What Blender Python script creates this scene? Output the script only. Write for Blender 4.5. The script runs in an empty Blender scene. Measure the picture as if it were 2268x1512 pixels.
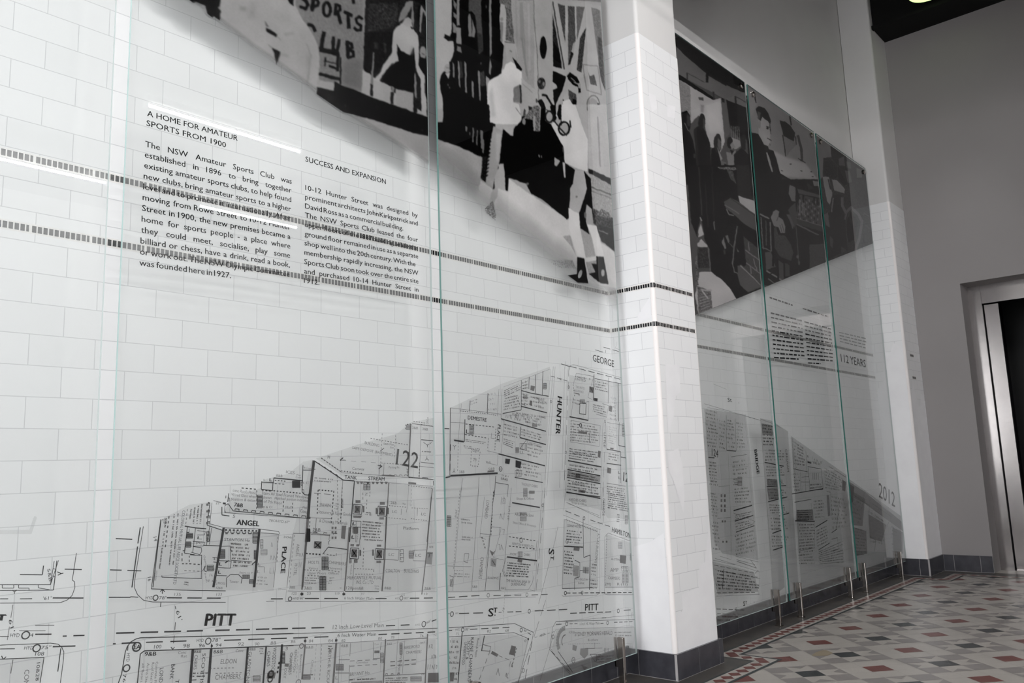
import bpy, bmesh, math, random
import numpy as np
from mathutils import Vector, Matrix
random.seed(7)
RNG = np.random.default_rng(7)
S = bpy.context.scene
COL = S.collection

# ------------------------------------------------------------------ camera
CAM_D, CAM_H, FPX = 2.5222, 1.05, 1815.54
DAY_W = 200.0      # daylight through the shopfront, watts
FRONT_W = 6.0      # added frontal light from the wall opposite the glass
FILL_STRIP_W = 55.0      # unseen strip light added under the soffit
TUBE_E = 440.0     # radiance of the tube lights
SPOT_W = 90.0      # the hanging downlight and an added fill spot
HAZE = 0.19        # milkiness of the glass film
G1, G2_ = 1.05, 1.45 # print densities of the two photographs
# columns of the camera matrix: right, up, backward
CR = np.array([0.66634889, -0.744855, -0.03420807])
CU = np.array([-0.09218131, -0.12781755, 0.98750457])
CB = np.array([-0.73992011, -0.65486923, -0.15383279])
CU = CU / np.linalg.norm(CU)
cam_data = bpy.data.cameras.new('camera')
cam_data.sensor_fit = 'HORIZONTAL'
cam_data.sensor_width = 36.0
cam_data.lens = 36.0 * FPX / 2268.0
cam_data.clip_start = 0.02
cam = bpy.data.objects.new('camera', cam_data)
cam.matrix_world = Matrix(((CR[0], CU[0], CB[0], 0.0), (CR[1], CU[1], CB[1], -CAM_D),
                           (CR[2], CU[2], CB[2], CAM_H), (0, 0, 0, 1)))
COL.objects.link(cam)
S.camera = cam

# ------------------------------------------------------------------ view, world, big lights
S.view_settings.view_transform = 'Standard'
S.view_settings.look = 'None'
S.view_settings.exposure = 0.0
S.view_settings.gamma = 1.0
S.view_settings.use_curve_mapping = False
world = bpy.data.worlds.new('world')
world.use_nodes = True
world.node_tree.nodes['Background'].inputs[0].default_value = (0.86, 0.93, 1.0, 1)
world.node_tree.nodes['Background'].inputs[1].default_value = 1.0
S.world = world


def area(name, loc, rot, sx, sy, watt, col=(1, 1, 1)):
    d = bpy.data.lights.new(name, 'AREA')
    d.shape = 'RECTANGLE'
    d.size, d.size_y = sx, sy
    d.energy = watt
    d.color = col
    o = bpy.data.objects.new(name, d)
    o.location, o.rotation_euler = loc, rot
    COL.objects.link(o)
    return o


# daylight coming in through the tall shopfront at the street end of the lobby
area('daylight', (-3.38, -1.5, 2.0), (0, math.radians(-90), 0), 2.7, 2.3, DAY_W, (0.97, 0.985, 1.0))

# added frontal area light, in an opening made for it in the wall opposite
area('daylight_high', (-0.4, -6.12, 2.35), (math.radians(90), 0, 0), 4.4, 2.3, FRONT_W, (0.98, 0.99, 1.0))

# unseen strip light added under the soffit to brighten the wall from above
area('soffit_wall_washer', (-1.1, -2.0, 3.68), (math.radians(40), 0, 0), 4.0, 0.10, FILL_STRIP_W, (1.0, 0.99, 0.985))

# ------------------------------------------------------------------ pixel <-> place
def at(px, py, Y):
    """point of the photograph -> (x, z) on the vertical plane y = Y"""
    a = (px - 1134.0) / FPX
    b = -(py - 756.0) / FPX
    d = -CB + a * CR + b * CU
    t = (Y + CAM_D) / d[1]
    return (t * d[0], CAM_H + t * d[2])


# ------------------------------------------------------------------ materials
def mat(name, col=(0.8, 0.8, 0.8), rough=0.5, metal=0.0, spec=0.5, emit=None, es=1.0):
    m = bpy.data.materials.new(name)
    m.use_nodes = True
    b = m.node_tree.nodes['Principled BSDF']
    b.inputs['Base Color'].default_value = (*col, 1)
    b.inputs['Roughness'].default_value = rough
    b.inputs['Metallic'].default_value = metal
    b.inputs['Specular IOR Level'].default_value = spec
    if emit:
        b.inputs['Emission Color'].default_value = (*emit, 1)
        b.inputs['Emission Strength'].default_value = es
    return m


def noisy(m, scale, lo, hi, detail=4.0, inp='Base Color', distort=0.0):
    nt = m.node_tree
    tc = nt.nodes.new('ShaderNodeTexCoord')
    n = nt.nodes.new('ShaderNodeTexNoise')
    n.inputs['Scale'].default_value = scale
    n.inputs['Detail'].default_value = detail
    n.inputs['Distortion'].default_value = distort
    r = nt.nodes.new('ShaderNodeValToRGB')
    r.color_ramp.elements[0].position = 0.3
    r.color_ramp.elements[1].position = 0.7
    r.color_ramp.elements[0].color = (*lo, 1) if not isinstance(lo, float) else (lo, lo, lo, 1)
    r.color_ramp.elements[1].color = (*hi, 1) if not isinstance(hi, float) else (hi, hi, hi, 1)
    nt.links.new(tc.outputs['Object'], n.inputs['Vector'])
    nt.links.new(n.outputs['Fac'], r.inputs['Fac'])
    nt.links.new(r.outputs['Color'], nt.nodes['Principled BSDF'].inputs[inp])
    return m


def tile_mat(name, base, grout, w, h, axes, off=(0.0, 0.0), mortar=0.0013, rough=0.42, var=0.018):
    """running-bond tiles on a wall; axes says which object axes run along and up"""
    m = mat(name, base, rough)
    nt = m.node_tree
    tc = nt.nodes.new('ShaderNodeTexCoord')
    sp = nt.nodes.new('ShaderNodeSeparateXYZ')
    cb = nt.nodes.new('ShaderNodeCombineXYZ')
    br = nt.nodes.new('ShaderNodeTexBrick')
    br.offset = 0.5
    br.inputs['Scale'].default_value = 1.0
    br.inputs['Brick Width'].default_value = w
    br.inputs['Row Height'].default_value = h
    br.inputs['Mortar Size'].default_value = mortar
    br.inputs['Mortar Smooth'].default_value = 0.2
    br.inputs['Color1'].default_value = (*[c * (1 - var) for c in base], 1)
    br.inputs['Color2'].default_value = (*[min(1, c * (1 + var)) for c in base], 1)
    br.inputs['Mortar'].default_value = (*grout, 1)
    nt.links.new(tc.outputs['Object'], sp.inputs[0])
    for k in (0, 1):
        ad = nt.nodes.new('ShaderNodeMath')
        ad.operation = 'ADD'
        ad.inputs[1].default_value = off[k] + 20.0 * (w if k == 0 else 2 * h)
        nt.links.new(sp.outputs[axes[k]], ad.inputs[0])
        nt.links.new(ad.outputs[0], cb.inputs[k])
    nt.links.new(cb.outputs[0], br.inputs['Vector'])
    nt.links.new(br.outputs['Color'], nt.nodes['Principled BSDF'].inputs['Base Color'])
    bp = nt.nodes.new('ShaderNodeBump')
    bp.inputs['Strength'].default_value = 0.25
    bp.inputs['Distance'].default_value = 0.001
    bp.invert = True
    nt.links.new(br.outputs['Fac'], bp.inputs['Height'])
    nt.links.new(bp.outputs['Normal'], nt.nodes['Principled BSDF'].inputs['Normal'])
    return m


WHITE = (0.85, 0.85, 0.86)
M_TILE_X = tile_mat('white_glazed_tile_x', WHITE, (0.60, 0.60, 0.62), 0.178, 0.0885, (0, 2), (0.0, 0.0315))
M_TILE_Y = tile_mat('white_glazed_tile_y', WHITE, (0.60, 0.60, 0.62), 0.178, 0.0885, (1, 2), (0.02, 0.0315))
M_PLASTER = noisy(mat('white_plaster', (0.74, 0.73, 0.73), 0.75), 1.5, (0.66, 0.645, 0.64), (0.70, 0.69, 0.685))
M_PATCH = noisy(mat('repair_plaster', (0.82, 0.81, 0.83), 0.6), 9.0, (0.86, 0.85, 0.87), (0.90, 0.895, 0.91))
M_GREYWALL = noisy(mat('grey_painted_plaster', (0.34, 0.33, 0.33), 0.7), 1.2, (0.280, 0.262, 0.262), (0.298, 0.281, 0.279))
M_SIDE = mat('pale_side_wall', (0.6, 0.6, 0.6), 0.8)
M_BLACK = mat('black_paint', (0.006, 0.006, 0.006), 0.8, spec=0.2)
M_CEIL = mat('dark_ceiling_paint', (0.03, 0.03, 0.03), 0.9)
M_SLATE = noisy(mat('slate_skirting_tile', (0.05, 0.05, 0.06), 0.22), 14, (0.040, 0.040, 0.048), (0.062, 0.061, 0.072))
M_GROUT = mat('pale_grout', (0.42, 0.40, 0.40), 0.8)
M_STEEL = noisy(mat('brushed_steel', (0.45, 0.42, 0.41), 0.17, 1.0), 3.0, (0.42, 0.39, 0.385), (0.48, 0.45, 0.44))
M_CHROME = mat('polished_steel', (0.50, 0.46, 0.43), 0.12, 1.0)
M_VOID = mat('lift_car_darkness', (0.002, 0.002, 0.003), 0.5)  # black colour stands in for the darkness inside the lift car
M_MOSB = mat('black_mosaic_glaze', (0.008, 0.008, 0.01), 0.25)
M_MOSW = mat('white_mosaic_glaze', (0.84, 0.82, 0.80), 0.25)


# ------------------------------------------------------------------ mesh helpers
class MB:
    """collects faces with material slots and links them as ONE mesh object"""

    def __init__(self):
        self.v, self.f, self.mi, self.mats = [], [], [], []

    def slot(self, m):
        if m not in self.mats:
            self.mats.append(m)
        return self.mats.index(m)

    def poly(self, pts, m):
        n = len(self.v)
        self.v.extend([tuple(p) for p in pts])
        self.f.append(tuple(range(n, n + len(pts))))
        self.mi.append(self.slot(m))

    def box(self, a, b, m, skip=''):
        x0, y0, z0 = a
        x1, y1, z1 = b
        c = [(x0, y0, z0), (x1, y0, z0), (x1, y1, z0), (x0, y1, z0), (x0, y0, z1), (x1, y0, z1), (x1, y1, z1), (x0, y1, z1)]
        n = len(self.v)
        self.v.extend(c)
        fs = {'b': (0, 3, 2, 1), 't': (4, 5, 6, 7), 'f': (0, 1, 5, 4), 'k': (2, 3, 7, 6), 'l': (3, 0, 4, 7), 'r': (1, 2, 6, 5)}
        for k, q in fs.items():
            if k in skip:
                continue
            self.f.append(tuple(n + i for i in q))
            self.mi.append(self.slot(m))

    def tube(self, p0, p1, r, m, n=16, r1=None):
        p0, p1 = Vector(p0), Vector(p1)
        d = (p1 - p0).normalized()
        u = d.orthogonal().normalized()
        w = d.cross(u)
        r1 = r if r1 is None else r1
        b = len(self.v)
        for p, rr in ((p0, r), (p1, r1)):
            for i in range(n):
                t = 2 * math.pi * i / n
                self.v.append(tuple(p + u * (rr * math.cos(t)) + w * (rr * math.sin(t))))
        s = self.slot(m)
        for i in range(n):
            j = (i + 1) % n
            self.f.append((b + i, b + j, b + n + j, b + n + i))
            self.mi.append(s)
        self.f.append(tuple(b + i for i in reversed(range(n))))
        self.f.append(tuple(b + n + i for i in range(n)))
        self.mi += [s, s]

    def build(self, name, parent=None, bevel=0.0, smooth=False):
        me = bpy.data.meshes.new(name)
        me.from_pydata(self.v, [], self.f)
        for m in self.mats:
            me.materials.append(m)
        me.polygons.foreach_set('material_index', self.mi)
        if smooth:
            me.polygons.foreach_set('use_smooth', [True] * len(self.f))
        me.update()
        o = bpy.data.objects.new(name, me)
        COL.objects.link(o)
        if parent:
            o.parent = parent
        if bevel:
            b = o.modifiers.new('bevel', 'BEVEL')
            b.width, b.segments, b.limit_method = bevel, 3, 'ANGLE'
        return o


def tag(o, label, cat, group=None, kind=None):
    o['label'] = label
    o['category'] = cat
    if group:
        o['group'] = group
    if kind:
        o['kind'] = kind
    return o


def empty(name, loc=(0, 0, 0)):
    o = bpy.data.objects.new(name, None)
    o.location = loc
    o.empty_display_size = 0.05
    COL.objects.link(o)
    return o


def struct(o, label, cat):
    return tag(o, label, cat, kind='structure')

# ------------------------------------------------------------------ the room
XL, XR, YB, ZC = -3.5, 8.3688, -6.2, 6.3
TT = 3.415                      # top of the tiled wall
PD = 0.2869                     # pilaster depth
P1a, P1b = 3.6605, 4.1033       # near pilaster
P2a = 7.9366                    # far pilaster, runs into the end wall
Z1, Z2 = 1.9846, 1.7766         # mosaic bands

mb = MB()
mb.box((XL - 0.2, 0.0, 0.0), (XR + 0.2, 0.2, TT), M_TILE_X)
mb.box((XL - 0.2, 0.004, TT), (XR + 0.2, 0.2, ZC), M_PLASTER)
wall = struct(mb.build('wall_back'), 'long white tiled wall behind the glass panels, plastered above', 'wall')


def band(parent, along, u0, u1, fixed, name, z, out):
    """a mosaic band: white strip with a row of small black squares"""
    mbb = MB()
    t0, t1 = 0.0006 * out, 0.0012 * out

    def P(u, zz, t):
        return (u, fixed + t, zz) if along == 'x' else (fixed + t, u, zz)
    sgn = 1 if along == 'x' else -1
    hh = 0.0147

    def quad(a, b, c, d, t, m):
        q = [P(a, c, t), P(b, c, t), P(b, d, t), P(a, d, t)]
        mbb.poly(q, m)
    quad(u0, u1, z - hh, z + hh, t0, M_MOSW)
    pitch = 0.0150
    n = int((u1 - u0) / pitch)
    for i in range(n):
        if i % 11 == 10:
            w = 0.0070
        else:
            w = 0.0112
        a = u0 + i * pitch + 0.0018
        quad(a, a + w, z - 0.0098, z + 0.0098, t1, M_MOSB)
    return mbb.build(name, parent)


for z in (Z1, Z2):
    band(wall, 'x', XL, P1a, 0.0, 'mosaic_band', z, -1)
    band(wall, 'x', P1b, P2a, 0.0, 'mosaic_band', z, -1)


def pilaster(name, xa, xb, label, bull=0.02, whole=True):
    mbp = MB()
    # body with rounded front corners, tiles below, plaster above
    def ring(off):
        pts = [(xa + off, 0.0)]
        r = bull
        for k in range(6):
            t = math.pi / 2 * k / 5
            pts.append((xa + off + r - r * math.cos(t), -PD + off + r - r * math.sin(t)))
        for k in range(6):
            t = math.pi / 2 * k / 5
            pts.append((xb - off - r + r * math.sin(t), -PD + off + r - r * math.cos(t)))
        pts.append((xb - off, 0.0))
        return pts
    a, b = ring(0.0), ring(0.003)
    for i in range(len(a) - 1):
        (x0, y0), (x1, y1) = a[i], a[i + 1]
        side = abs(y1 - y0) > abs(x1 - x0) * 2.2
        corner = 0 < i < 6 or 6 < i < len(a) - 2
        m = M_BULL if corner else (M_TILE_Y if side else M_TILE_X)
        mbp.poly([(x0, y0, 0), (x1, y1, 0), (x1, y1, TT), (x0, y0, TT)], m)
        (x0, y0), (x1, y1) = b[i], b[i + 1]
        mbp.poly([(x0, y0, TT), (x1, y1, TT), (x1, y1, ZC), (x0, y0, ZC)], M_PLASTER)
    mbp.poly([(x, y, TT) for x, y in a], M_PLASTER)
    mbp.poly([(x, y, ZC) for x, y in b], M_PLASTER)
    o = mbp.build(name)
    for z in (Z1, Z2):
        if not whole:       # only a short remnant of each band is left uncovered
            band(o, 'x', 8.06, 8.17, -PD, 'mosaic_band', z - 0.02, -1)
            continue
        band(o, 'x', xa + bull, xb - bull, -PD, 'mosaic_band', z, -1)
        band(o, 'y', -PD + bull, -0.001, xa, 'mosaic_band', z, -1)
        mbc = MB()      # the black corner piece
        for (u0, u1) in ((0.15, 0.95), (1.15, 1.95)):
            prev = None
            for k in range(5):
                t = (u0 + (u1 - u0) * k / 4) * math.pi / 4
                rr = bull + 0.0012
                p = (xa + bull - rr * math.cos(t), -PD + bull - rr * math.sin(t))
                if prev:
                    mbc.poly([(prev[0], prev[1], z - 0.0125), (p[0], p[1], z - 0.0125), (p[0], p[1], z + 0.0125), (prev[0], prev[1], z + 0.0125)], M_MOSB)
                prev = p
        mbc.build('corner_tile', o)
    return struct(o, label, 'pilaster')


M_BULL = mat('bullnose_tile', (0.86, 0.82, 0.81), 0.65)
pil_a = pilaster('wall_pilaster', P1a, P1b, 'near white tiled pilaster between the two bays of glass panels')
pil_b = pilaster('wall_pilaster', P2a, XR + 0.05, 'far white pilaster in the corner beside the lift wall', whole=False)

# plaster repairs over the tiles, traced on the two faces of the near pilaster and on the far one
def patch(parent, pts, plane):
    mbp = MB()
    if plane[0] == 'y':
        q = [at(px, py, plane[1]) for px, py in pts]
        mbp.poly([(min(max(x, P1a + 0.021), P1b - 0.021) if parent is pil_a else x, plane[1], z) for x, z in q], M_PATCH)
    else:
        q = []
        for px, py in pts:
            a = (px - 1134.0) / FPX
            b = -(py - 756.0) / FPX
            d = -CB + a * CR + b * CU
            t = plane[1] / d[0]
            q.append((plane[1], min(max(-CAM_D + t * d[1], -PD + 0.021), -0.004), CAM_H + t * d[2]))
        mbp.poly(q, M_PATCH)
    return mbp.build('plaster_repair', parent)


FY = -PD - 0.0015
patch(pil_a, [(1474, 806), (1505, 808), (1507, 868), (1496, 878), (1492, 925), (1480, 960), (1476, 900)], ('y', FY))
patch(pil_a, [(1478, 1004), (1502, 992), (1512, 1030), (1516, 1100), (1514, 1135), (1490, 1060), (1480, 1040)], ('y', FY))
patch(pil_a, [(1496, 1368), (1512, 1352), (1510, 1316), (1548, 1300), (1549, 1252), (1562, 1244), (1570, 1160), (1582, 1040), (1590, 1420), (1494, 1452)], ('y', FY))
patch(pil_a, [(1436, 205), (1452, 212), (1456, 240), (1444, 248)], ('y', FY))
patch(pil_a, [(1478, 232), (1496, 236), (1494, 262), (1478, 258)], ('y', FY))
FX = P1a - 0.0015
patch(pil_a, [(1404, 1210), (1440, 1200), (1470, 1180), (1480, 1260), (1492, 1452), (1400, 1440)], ('x', FX))
patch(pil_a, [(1412, 700), (1444, 655), (1448, 700), (1416, 716)], ('x', FX))
mb = MB()
mb.poly([(P2a - 0.0015, y, z) for y, z in ((-.004, .147), (-.266, .147), (-.266, 2.02), (-.19, 2.08), (-.15, 1.98), (-.09, 2.02), (-.07, 1.72), (-.004, 1.66))], M_PATCH)
mb.build('plaster_repair', pil_b)
mb = MB()
mb.poly([(x, -PD - 0.0015, z) for x, z in ((P2a + .021, .147), (XR, .147), (XR, 1.55), (8.28, 1.62), (8.17, 1.48), (8.05, 1.70), (P2a + .021, 1.60))], M_PATCH)
mb.build('plaster_repair', pil_b)

# skirting of slate tiles with pale joints
def skirting(name, runs, h, label, tile=0.215, th=0.014):
    root = MB()
    for (p0, p1, nrm, ph) in runs:
        p0, p1, nrm = Vector((*p0, 0)), Vector((*p1, 0)), Vector((*nrm, 0))
        d = (p1 - p0)
        L = d.length
        d.normalize()
        # joint backing
        def brick(a, b, t, z0, z1, m):
            A, B = p0 + d * a, p0 + d * b
            A2, B2 = A + nrm * t, B + nrm * t
            root.poly([(A2.x, A2.y, z0), (B2.x, B2.y, z0), (B2.x, B2.y, z1), (A2.x, A2.y, z1)], m)
            root.poly([(A2.x, A2.y, z1), (B2.x, B2.y, z1), (B.x, B.y, z1), (A.x, A.y, z1)], m)
            root.poly([(A.x, A.y, z0), (A2.x, A2.y, z0), (A2.x, A2.y, z1), (A.x, A.y, z1)], m)
            root.poly([(B2.x, B2.y, z0), (B.x, B.y, z0), (B.x, B.y, z1), (B2.x, B2.y, z1)], m)
        brick(0, L, th - 0.0012, 0, h - 0.001, M_GROUT)
        u = -ph
        while u < L:
            a, b = max(u, 0) + 0.0015, min(u + tile, L) - 0.0015
            if b > a:
                brick(a, b, th, 0.004, h, M_SLATE)
            u += tile
    return struct(root.build(name), label, 'skirting')


skirting('baseboard_back', [((XL, 0), (P1a, 0), (0, -1), 0.05), ((P1b, 0), (P2a, 0), (0, -1), 0.1)], 0.135, 'dark slate tile skirting along the foot of the tiled wall')
skirting('baseboard_pilaster', [((P1a, 0), (P1a, -PD), (-1, 0), 0.14), ((P1a - 0.014, -PD), (P1b + 0.014, -PD), (0, -1), 0.0), ((P1b, -PD), (P1b, 0), (1, 0), 0.0)], 0.125, 'dark slate tile skirting round the foot of the near pilaster')
skirting('baseboard_far', [((P2a, 0), (P2a, -PD), (-1, 0), 0.0), ((P2a - 0.014, -PD), (XR, -PD), (0, -1), 0.0), ((XR, -PD - 0.014), (XR, -0.70), (-1, 0), 0.13)], 0.145, 'dark slate tile skirting below the far pilaster and lift wall')

# end wall with the lift opening
LY0, LY1, LZ, LD = -0.70, -2.10, 2.612, 0.24
mb = MB()
mb.box((XR, LY0, 0), (XR + 0.30, 0.0, ZC), M_GREYWALL)
mb.box((XR, YB, 0), (XR + 0.30, LY1, ZC), M_GREYWALL)
mb.box((XR, LY1, LZ), (XR + 0.30, LY0, ZC), M_GREYWALL)
struct(mb.build('wall_right'), 'grey painted end wall with the lift doorway', 'wall')

door = empty('door_1', (XR + LD, -1.4, 0))
struct(door, 'steel framed lift doorway with a black opening', 'door')


def child(mbx, name, parent, **k):
    o = mbx.build(name, parent, **k)
    o.matrix_parent_inverse = Matrix.Translation(-Vector(parent.location))
    return o


fx = XR + LD
mb = MB()
mb.box((fx, LY0 - 0.110, 0), (fx + 0.05, LY0, LZ), M_STEEL)
child(mb, 'jamb', door)
mb = MB()
mb.box((fx, LY1, 0), (fx + 0.05, LY1 + 0.110, LZ), M_STEEL)
child(mb, 'jamb', door)
mb = MB()
mb.box((fx + 0.002, LY1 + 0.111, 2.435), (fx + 0.05, LY0 - 0.111, LZ), M_STEEL)
child(mb, 'header', door)
mb = MB()
mb.box((fx + 0.045, LY0 - 0.235, 0), (fx + 0.075, LY0 - 0.118, 2.425), M_STEEL)
child(mb, 'door_leaf', door)
mb = MB()
mb.box((fx + 0.045, LY1 + 0.118, 0), (fx + 0.075, LY1 + 0.235, 2.425), M_STEEL)
child(mb, 'door_leaf', door)
mb = MB()
mb.box((fx + 0.08, LY1, 0), (fx + 1.5, LY0, 2.7), M_VOID, skip='l')
child(mb, 'lift_car', door)
mb = MB()
mb.tube((fx + 0.9, LY1 + 0.05, 0.92), (fx + 0.9, LY0 - 0.25, 0.92), 0.02, M_STEEL)
mb.tube((fx + 0.9, LY1 + 0.3, 0.92), (fx + 1.45, LY1 + 0.3, 0.92), 0.012, M_STEEL)
child(mb, 'handrail', door)
mb = MB()
mb.box((fx - 0.02, LY1 + 0.115, 0.0), (fx + 0.085, LY0 - 0.115, 0.004), M_STEEL)
child(mb, 'sill', door)

# the walls behind the camera
mb = MB()
mb.box((XL - 0.2, YB - 0.2, 0), (-2.7, YB, ZC), M_SIDE)
mb.box((1.9, YB - 0.2, 0), (XR + 0.3, YB, ZC), M_SIDE)
mb.box((-2.7, YB - 0.2, 0), (1.9, YB, 1.1), M_SIDE)
mb.box((-2.7, YB - 0.2, 3.6), (1.9, YB, ZC), M_SIDE)
struct(mb.build('wall_front'), 'pale wall with a high window opening opposite the glass panels', 'wall')
mb = MB()
wy0, wy1, wz0, wz1 = -2.8, -0.25, 0.5, 3.5
mb.box((XL - 0.2, YB, 0), (XL, wy0, ZC), M_SIDE)
mb.box((XL - 0.2, wy1, 0), (XL, 0.0, ZC), M_SIDE)
mb.box((XL - 0.2, wy0, 0), (XL, wy1, wz0), M_SIDE)
mb.box((XL - 0.2, wy0, wz1), (XL, wy1, ZC), M_SIDE)
struct(mb.build('wall_left'), 'street end wall with the wide shopfront opening', 'wall')
mb = MB()
mb.box((XL - 0.2, YB - 0.2, ZC), (XR + 0.3, 0.2, ZC + 0.1), M_CEIL)
struct(mb.build('ceiling'), 'high dark ceiling', 'ceiling')
mb = MB()
M_SOFFIT = mat('grey_soffit_paint', (0.13, 0.13, 0.135), 0.8)
mb.box((XL, YB, 3.85), (4.78, -1.25, 4.1), M_SOFFIT)
struct(mb.build('ceiling_low'), 'low grey soffit over the street end of the lobby', 'ceiling')
mb = MB()
mb.box((8.02, YB, 5.18), (XR, -PD - 0.001, 5.95), M_BLACK)
mb.box((7.975, YB, 5.165), (8.02, -PD - 0.001, 5.20), M_BLACK)
struct(mb.build('trim_1'), 'black boxed beam above the lift wall', 'beam')

# ------------------------------------------------------------------ mosaic floor
FC = noisy(mat('cream_floor_tile', (0.4, 0.37, 0.34), 0.33), 5.0, (0.34, 0.318, 0.29), (0.385, 0.358, 0.328))
FG = noisy(mat('grey_floor_tile', (0.21, 0.19, 0.18), 0.33), 6.0, (0.195, 0.18, 0.17), (0.23, 0.21, 0.2))
FB = noisy(mat('black_floor_tile', (0.02, 0.024, 0.026), 0.3), 9.0, (0.016, 0.02, 0.022), (0.028, 0.032, 0.033))
FR = noisy(mat('red_floor_tile', (0.13, 0.034, 0.028), 0.33), 9.0, (0.11, 0.03, 0.025), (0.15, 0.04, 0.032))
FS = noisy(mat('slate_floor_border', (0.06, 0.057, 0.055), 0.4), 7.0, (0.045, 0.043, 0.043), (0.085, 0.075, 0.065))
FD = mat('dark_green_floor_line', (0.025, 0.035, 0.037), 0.35)
FL = mat('floor_joint', (0.38, 0.355, 0.33), 0.6)
FST = mat('brown_floor_stain', (0.255, 0.21, 0.145), 0.45)
mb = MB()
mb.box((XL - 0.2, YB - 0.2, -0.1), (fx + 1.6, 0.0, 0.0), FC)
AX, BX, BY = 0.4965, -0.062, 0.4667


def lat(u, v, z):
    return (4.696 + AX * u + BX * v, -1.221 + BY * v, z)


def field(poly, m, z):
    p = [lat(u, v, z) for u, v in poly]
    # keep inside the field; cut at the border lines
    if max(q[0] for q in p) < XL + 0.3 or min(q[0] for q in p) > XR - 0.12 or min(q[1] for q in p) < YB + 0.05:
        return
    if max(q[1] for q in p) > -0.16:
        return
    mb.poly(p, m)


def dia(cu, cv, r):
    return [(cu - r, cv), (cu, cv - r), (cu + r, cv), (cu, cv + r)]


r6 = 1 / 6 - 0.0035
for i in range(-18, 9):
    for j in range(-10, 4):
        field(dia(i, j, r6), FB, 0.0008)
        field(dia(i + .5, j + .5, r6), FR, 0.0008)
        for du, dv in ((1, 0), (-1, 0), (0, 1), (0, -1)):
            field(dia(i + du / 3, j + dv / 3, r6), FG, 0.0008)
        for su in (1, -1):
            for sv in (1, -1):
                t = [(su / 6, sv / 6), (su / 3, sv / 6), (su / 6, sv / 3)]
                c = (sum(a for a, b in t) / 3, sum(b for a, b in t) / 3)
                t = [(i + c[0] + (a - c[0]) * .94, j + c[1] + (b - c[1]) * .94) for a, b in t]
                if su * sv < 0:
                    t.reverse()
                field(t, FG, 0.0008)
# fine joints between the cream tiles, along both diagonals
for k in range(-34, 30):
    c = k / 3 + 1 / 6
    for s in (1, -1):
        for seg in range(-33, 24):
            a, b = seg / 3, (seg + 1) / 3
            q = []
            for (t, w) in ((a, -.0032), (b, -.0032), (b, .0032), (a, .0032)):
                u = t
                v = (s * (t - c)) + w
                q.append((u, v))
            if s < 0:
                pass
            if -10 < q[0][1] < 2.2 and -16 < a < 8:
                field(q, FL, 0.0004)
# the stain
cx, cy = lat(0, 0, 0)[:2]
def floor_at(px, py):
    a = (px - 1134.0) / FPX
    b = -(py - 756.0) / FPX
    d = -CB + a * CR + b * CU
    t = -CAM_H / d[2]
    return (t * d[0], -CAM_D + t * d[1])
sx, sy = floor_at(1823, 1447)
mb.poly([(sx + 0.075 * math.cos(t) * (1 + .25 * math.sin(3 * t)), sy + 0.05 * math.sin(t) * (1 + .2 * math.cos(2 * t)), 0.0012) for t in [2 * math.pi * k / 20 for k in range(20)]], FST)


def strip(path, off0, off1, m, z):
    """band between two offsets of a right-angled border path"""
    for (p, q, n) in path:
        pass


# border as nested outlines: distances measured from the wall face (bay) or pilaster face
def outline(d):
    """points of the border line at distance d from the wall, stepping round the pilasters"""
    yb, yp = -d, -PD - 0.128 + 0.19 - d   # bay and pilaster runs
    e = d - 0.055
    return [(XL, yb), (P1a - e, yb), (P1a - e, yp), (P1b + e, yp), (P1b + e, yb), (P2a - e, yb), (P2a - e, yp), (XR - d + 0.01, yp), (XR - d + 0.01, YB)]


def ring(d0, d1, m, z):
    a, b = outline(d0), outline(d1)
    for k in range(len(a) - 1):
        mb.poly([(b[k][0], b[k][1], z), (b[k + 1][0], b[k + 1][1], z), (a[k + 1][0], a[k + 1][1], z), (a[k][0], a[k][1], z)], m)


ring(0.0, 0.178, FS, 0.0016)
# slate over the pilaster steps
ring(0.178, 0.190, FD, 0.0018)
ring(0.190, 0.278, FC, 0.0018)
ring(0.278, 0.296, FD, 0.0018)
mid = outline(0.234)
for k in range(len(mid) - 1):
    (x0, y0), (x1, y1) = mid[k], mid[k + 1]
    L = math.hypot(x1 - x0, y1 - y0)
    if L < 0.05:
        continue
    n = max(1, round(L / 0.0795))
    tx, ty = (x1 - x0) / L, (y1 - y0) / L
    nx, ny = -ty, tx
    for i in range(n):
        c = (i + .5) * L / n
        cx, cy = x0 + tx * c, y0 + ty * c
        r1, r2 = L / n * .48, 0.038
        mb.poly([(cx - tx * r1, cy - ty * r1, 0.0022), (cx - nx * r2, cy - ny * r2, 0.0022), (cx + tx * r1, cy + ty * r1, 0.0022), (cx + nx * r2, cy + ny * r2, 0.0022)], FR)
floor = struct(mb.build('floor'), 'patterned mosaic tile floor with a slate and diamond border', 'floor')

# ------------------------------------------------------------------ ceiling battens (seen mirrored in the glass) and the downlight
M_TUBE = mat('lit_tube', (1, 1, 1), 0.5, emit=(1.0, 0.985, 0.97), es=TUBE_E)
M_HOUS = mat('white_enamel', (0.78, 0.78, 0.78), 0.4)


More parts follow.
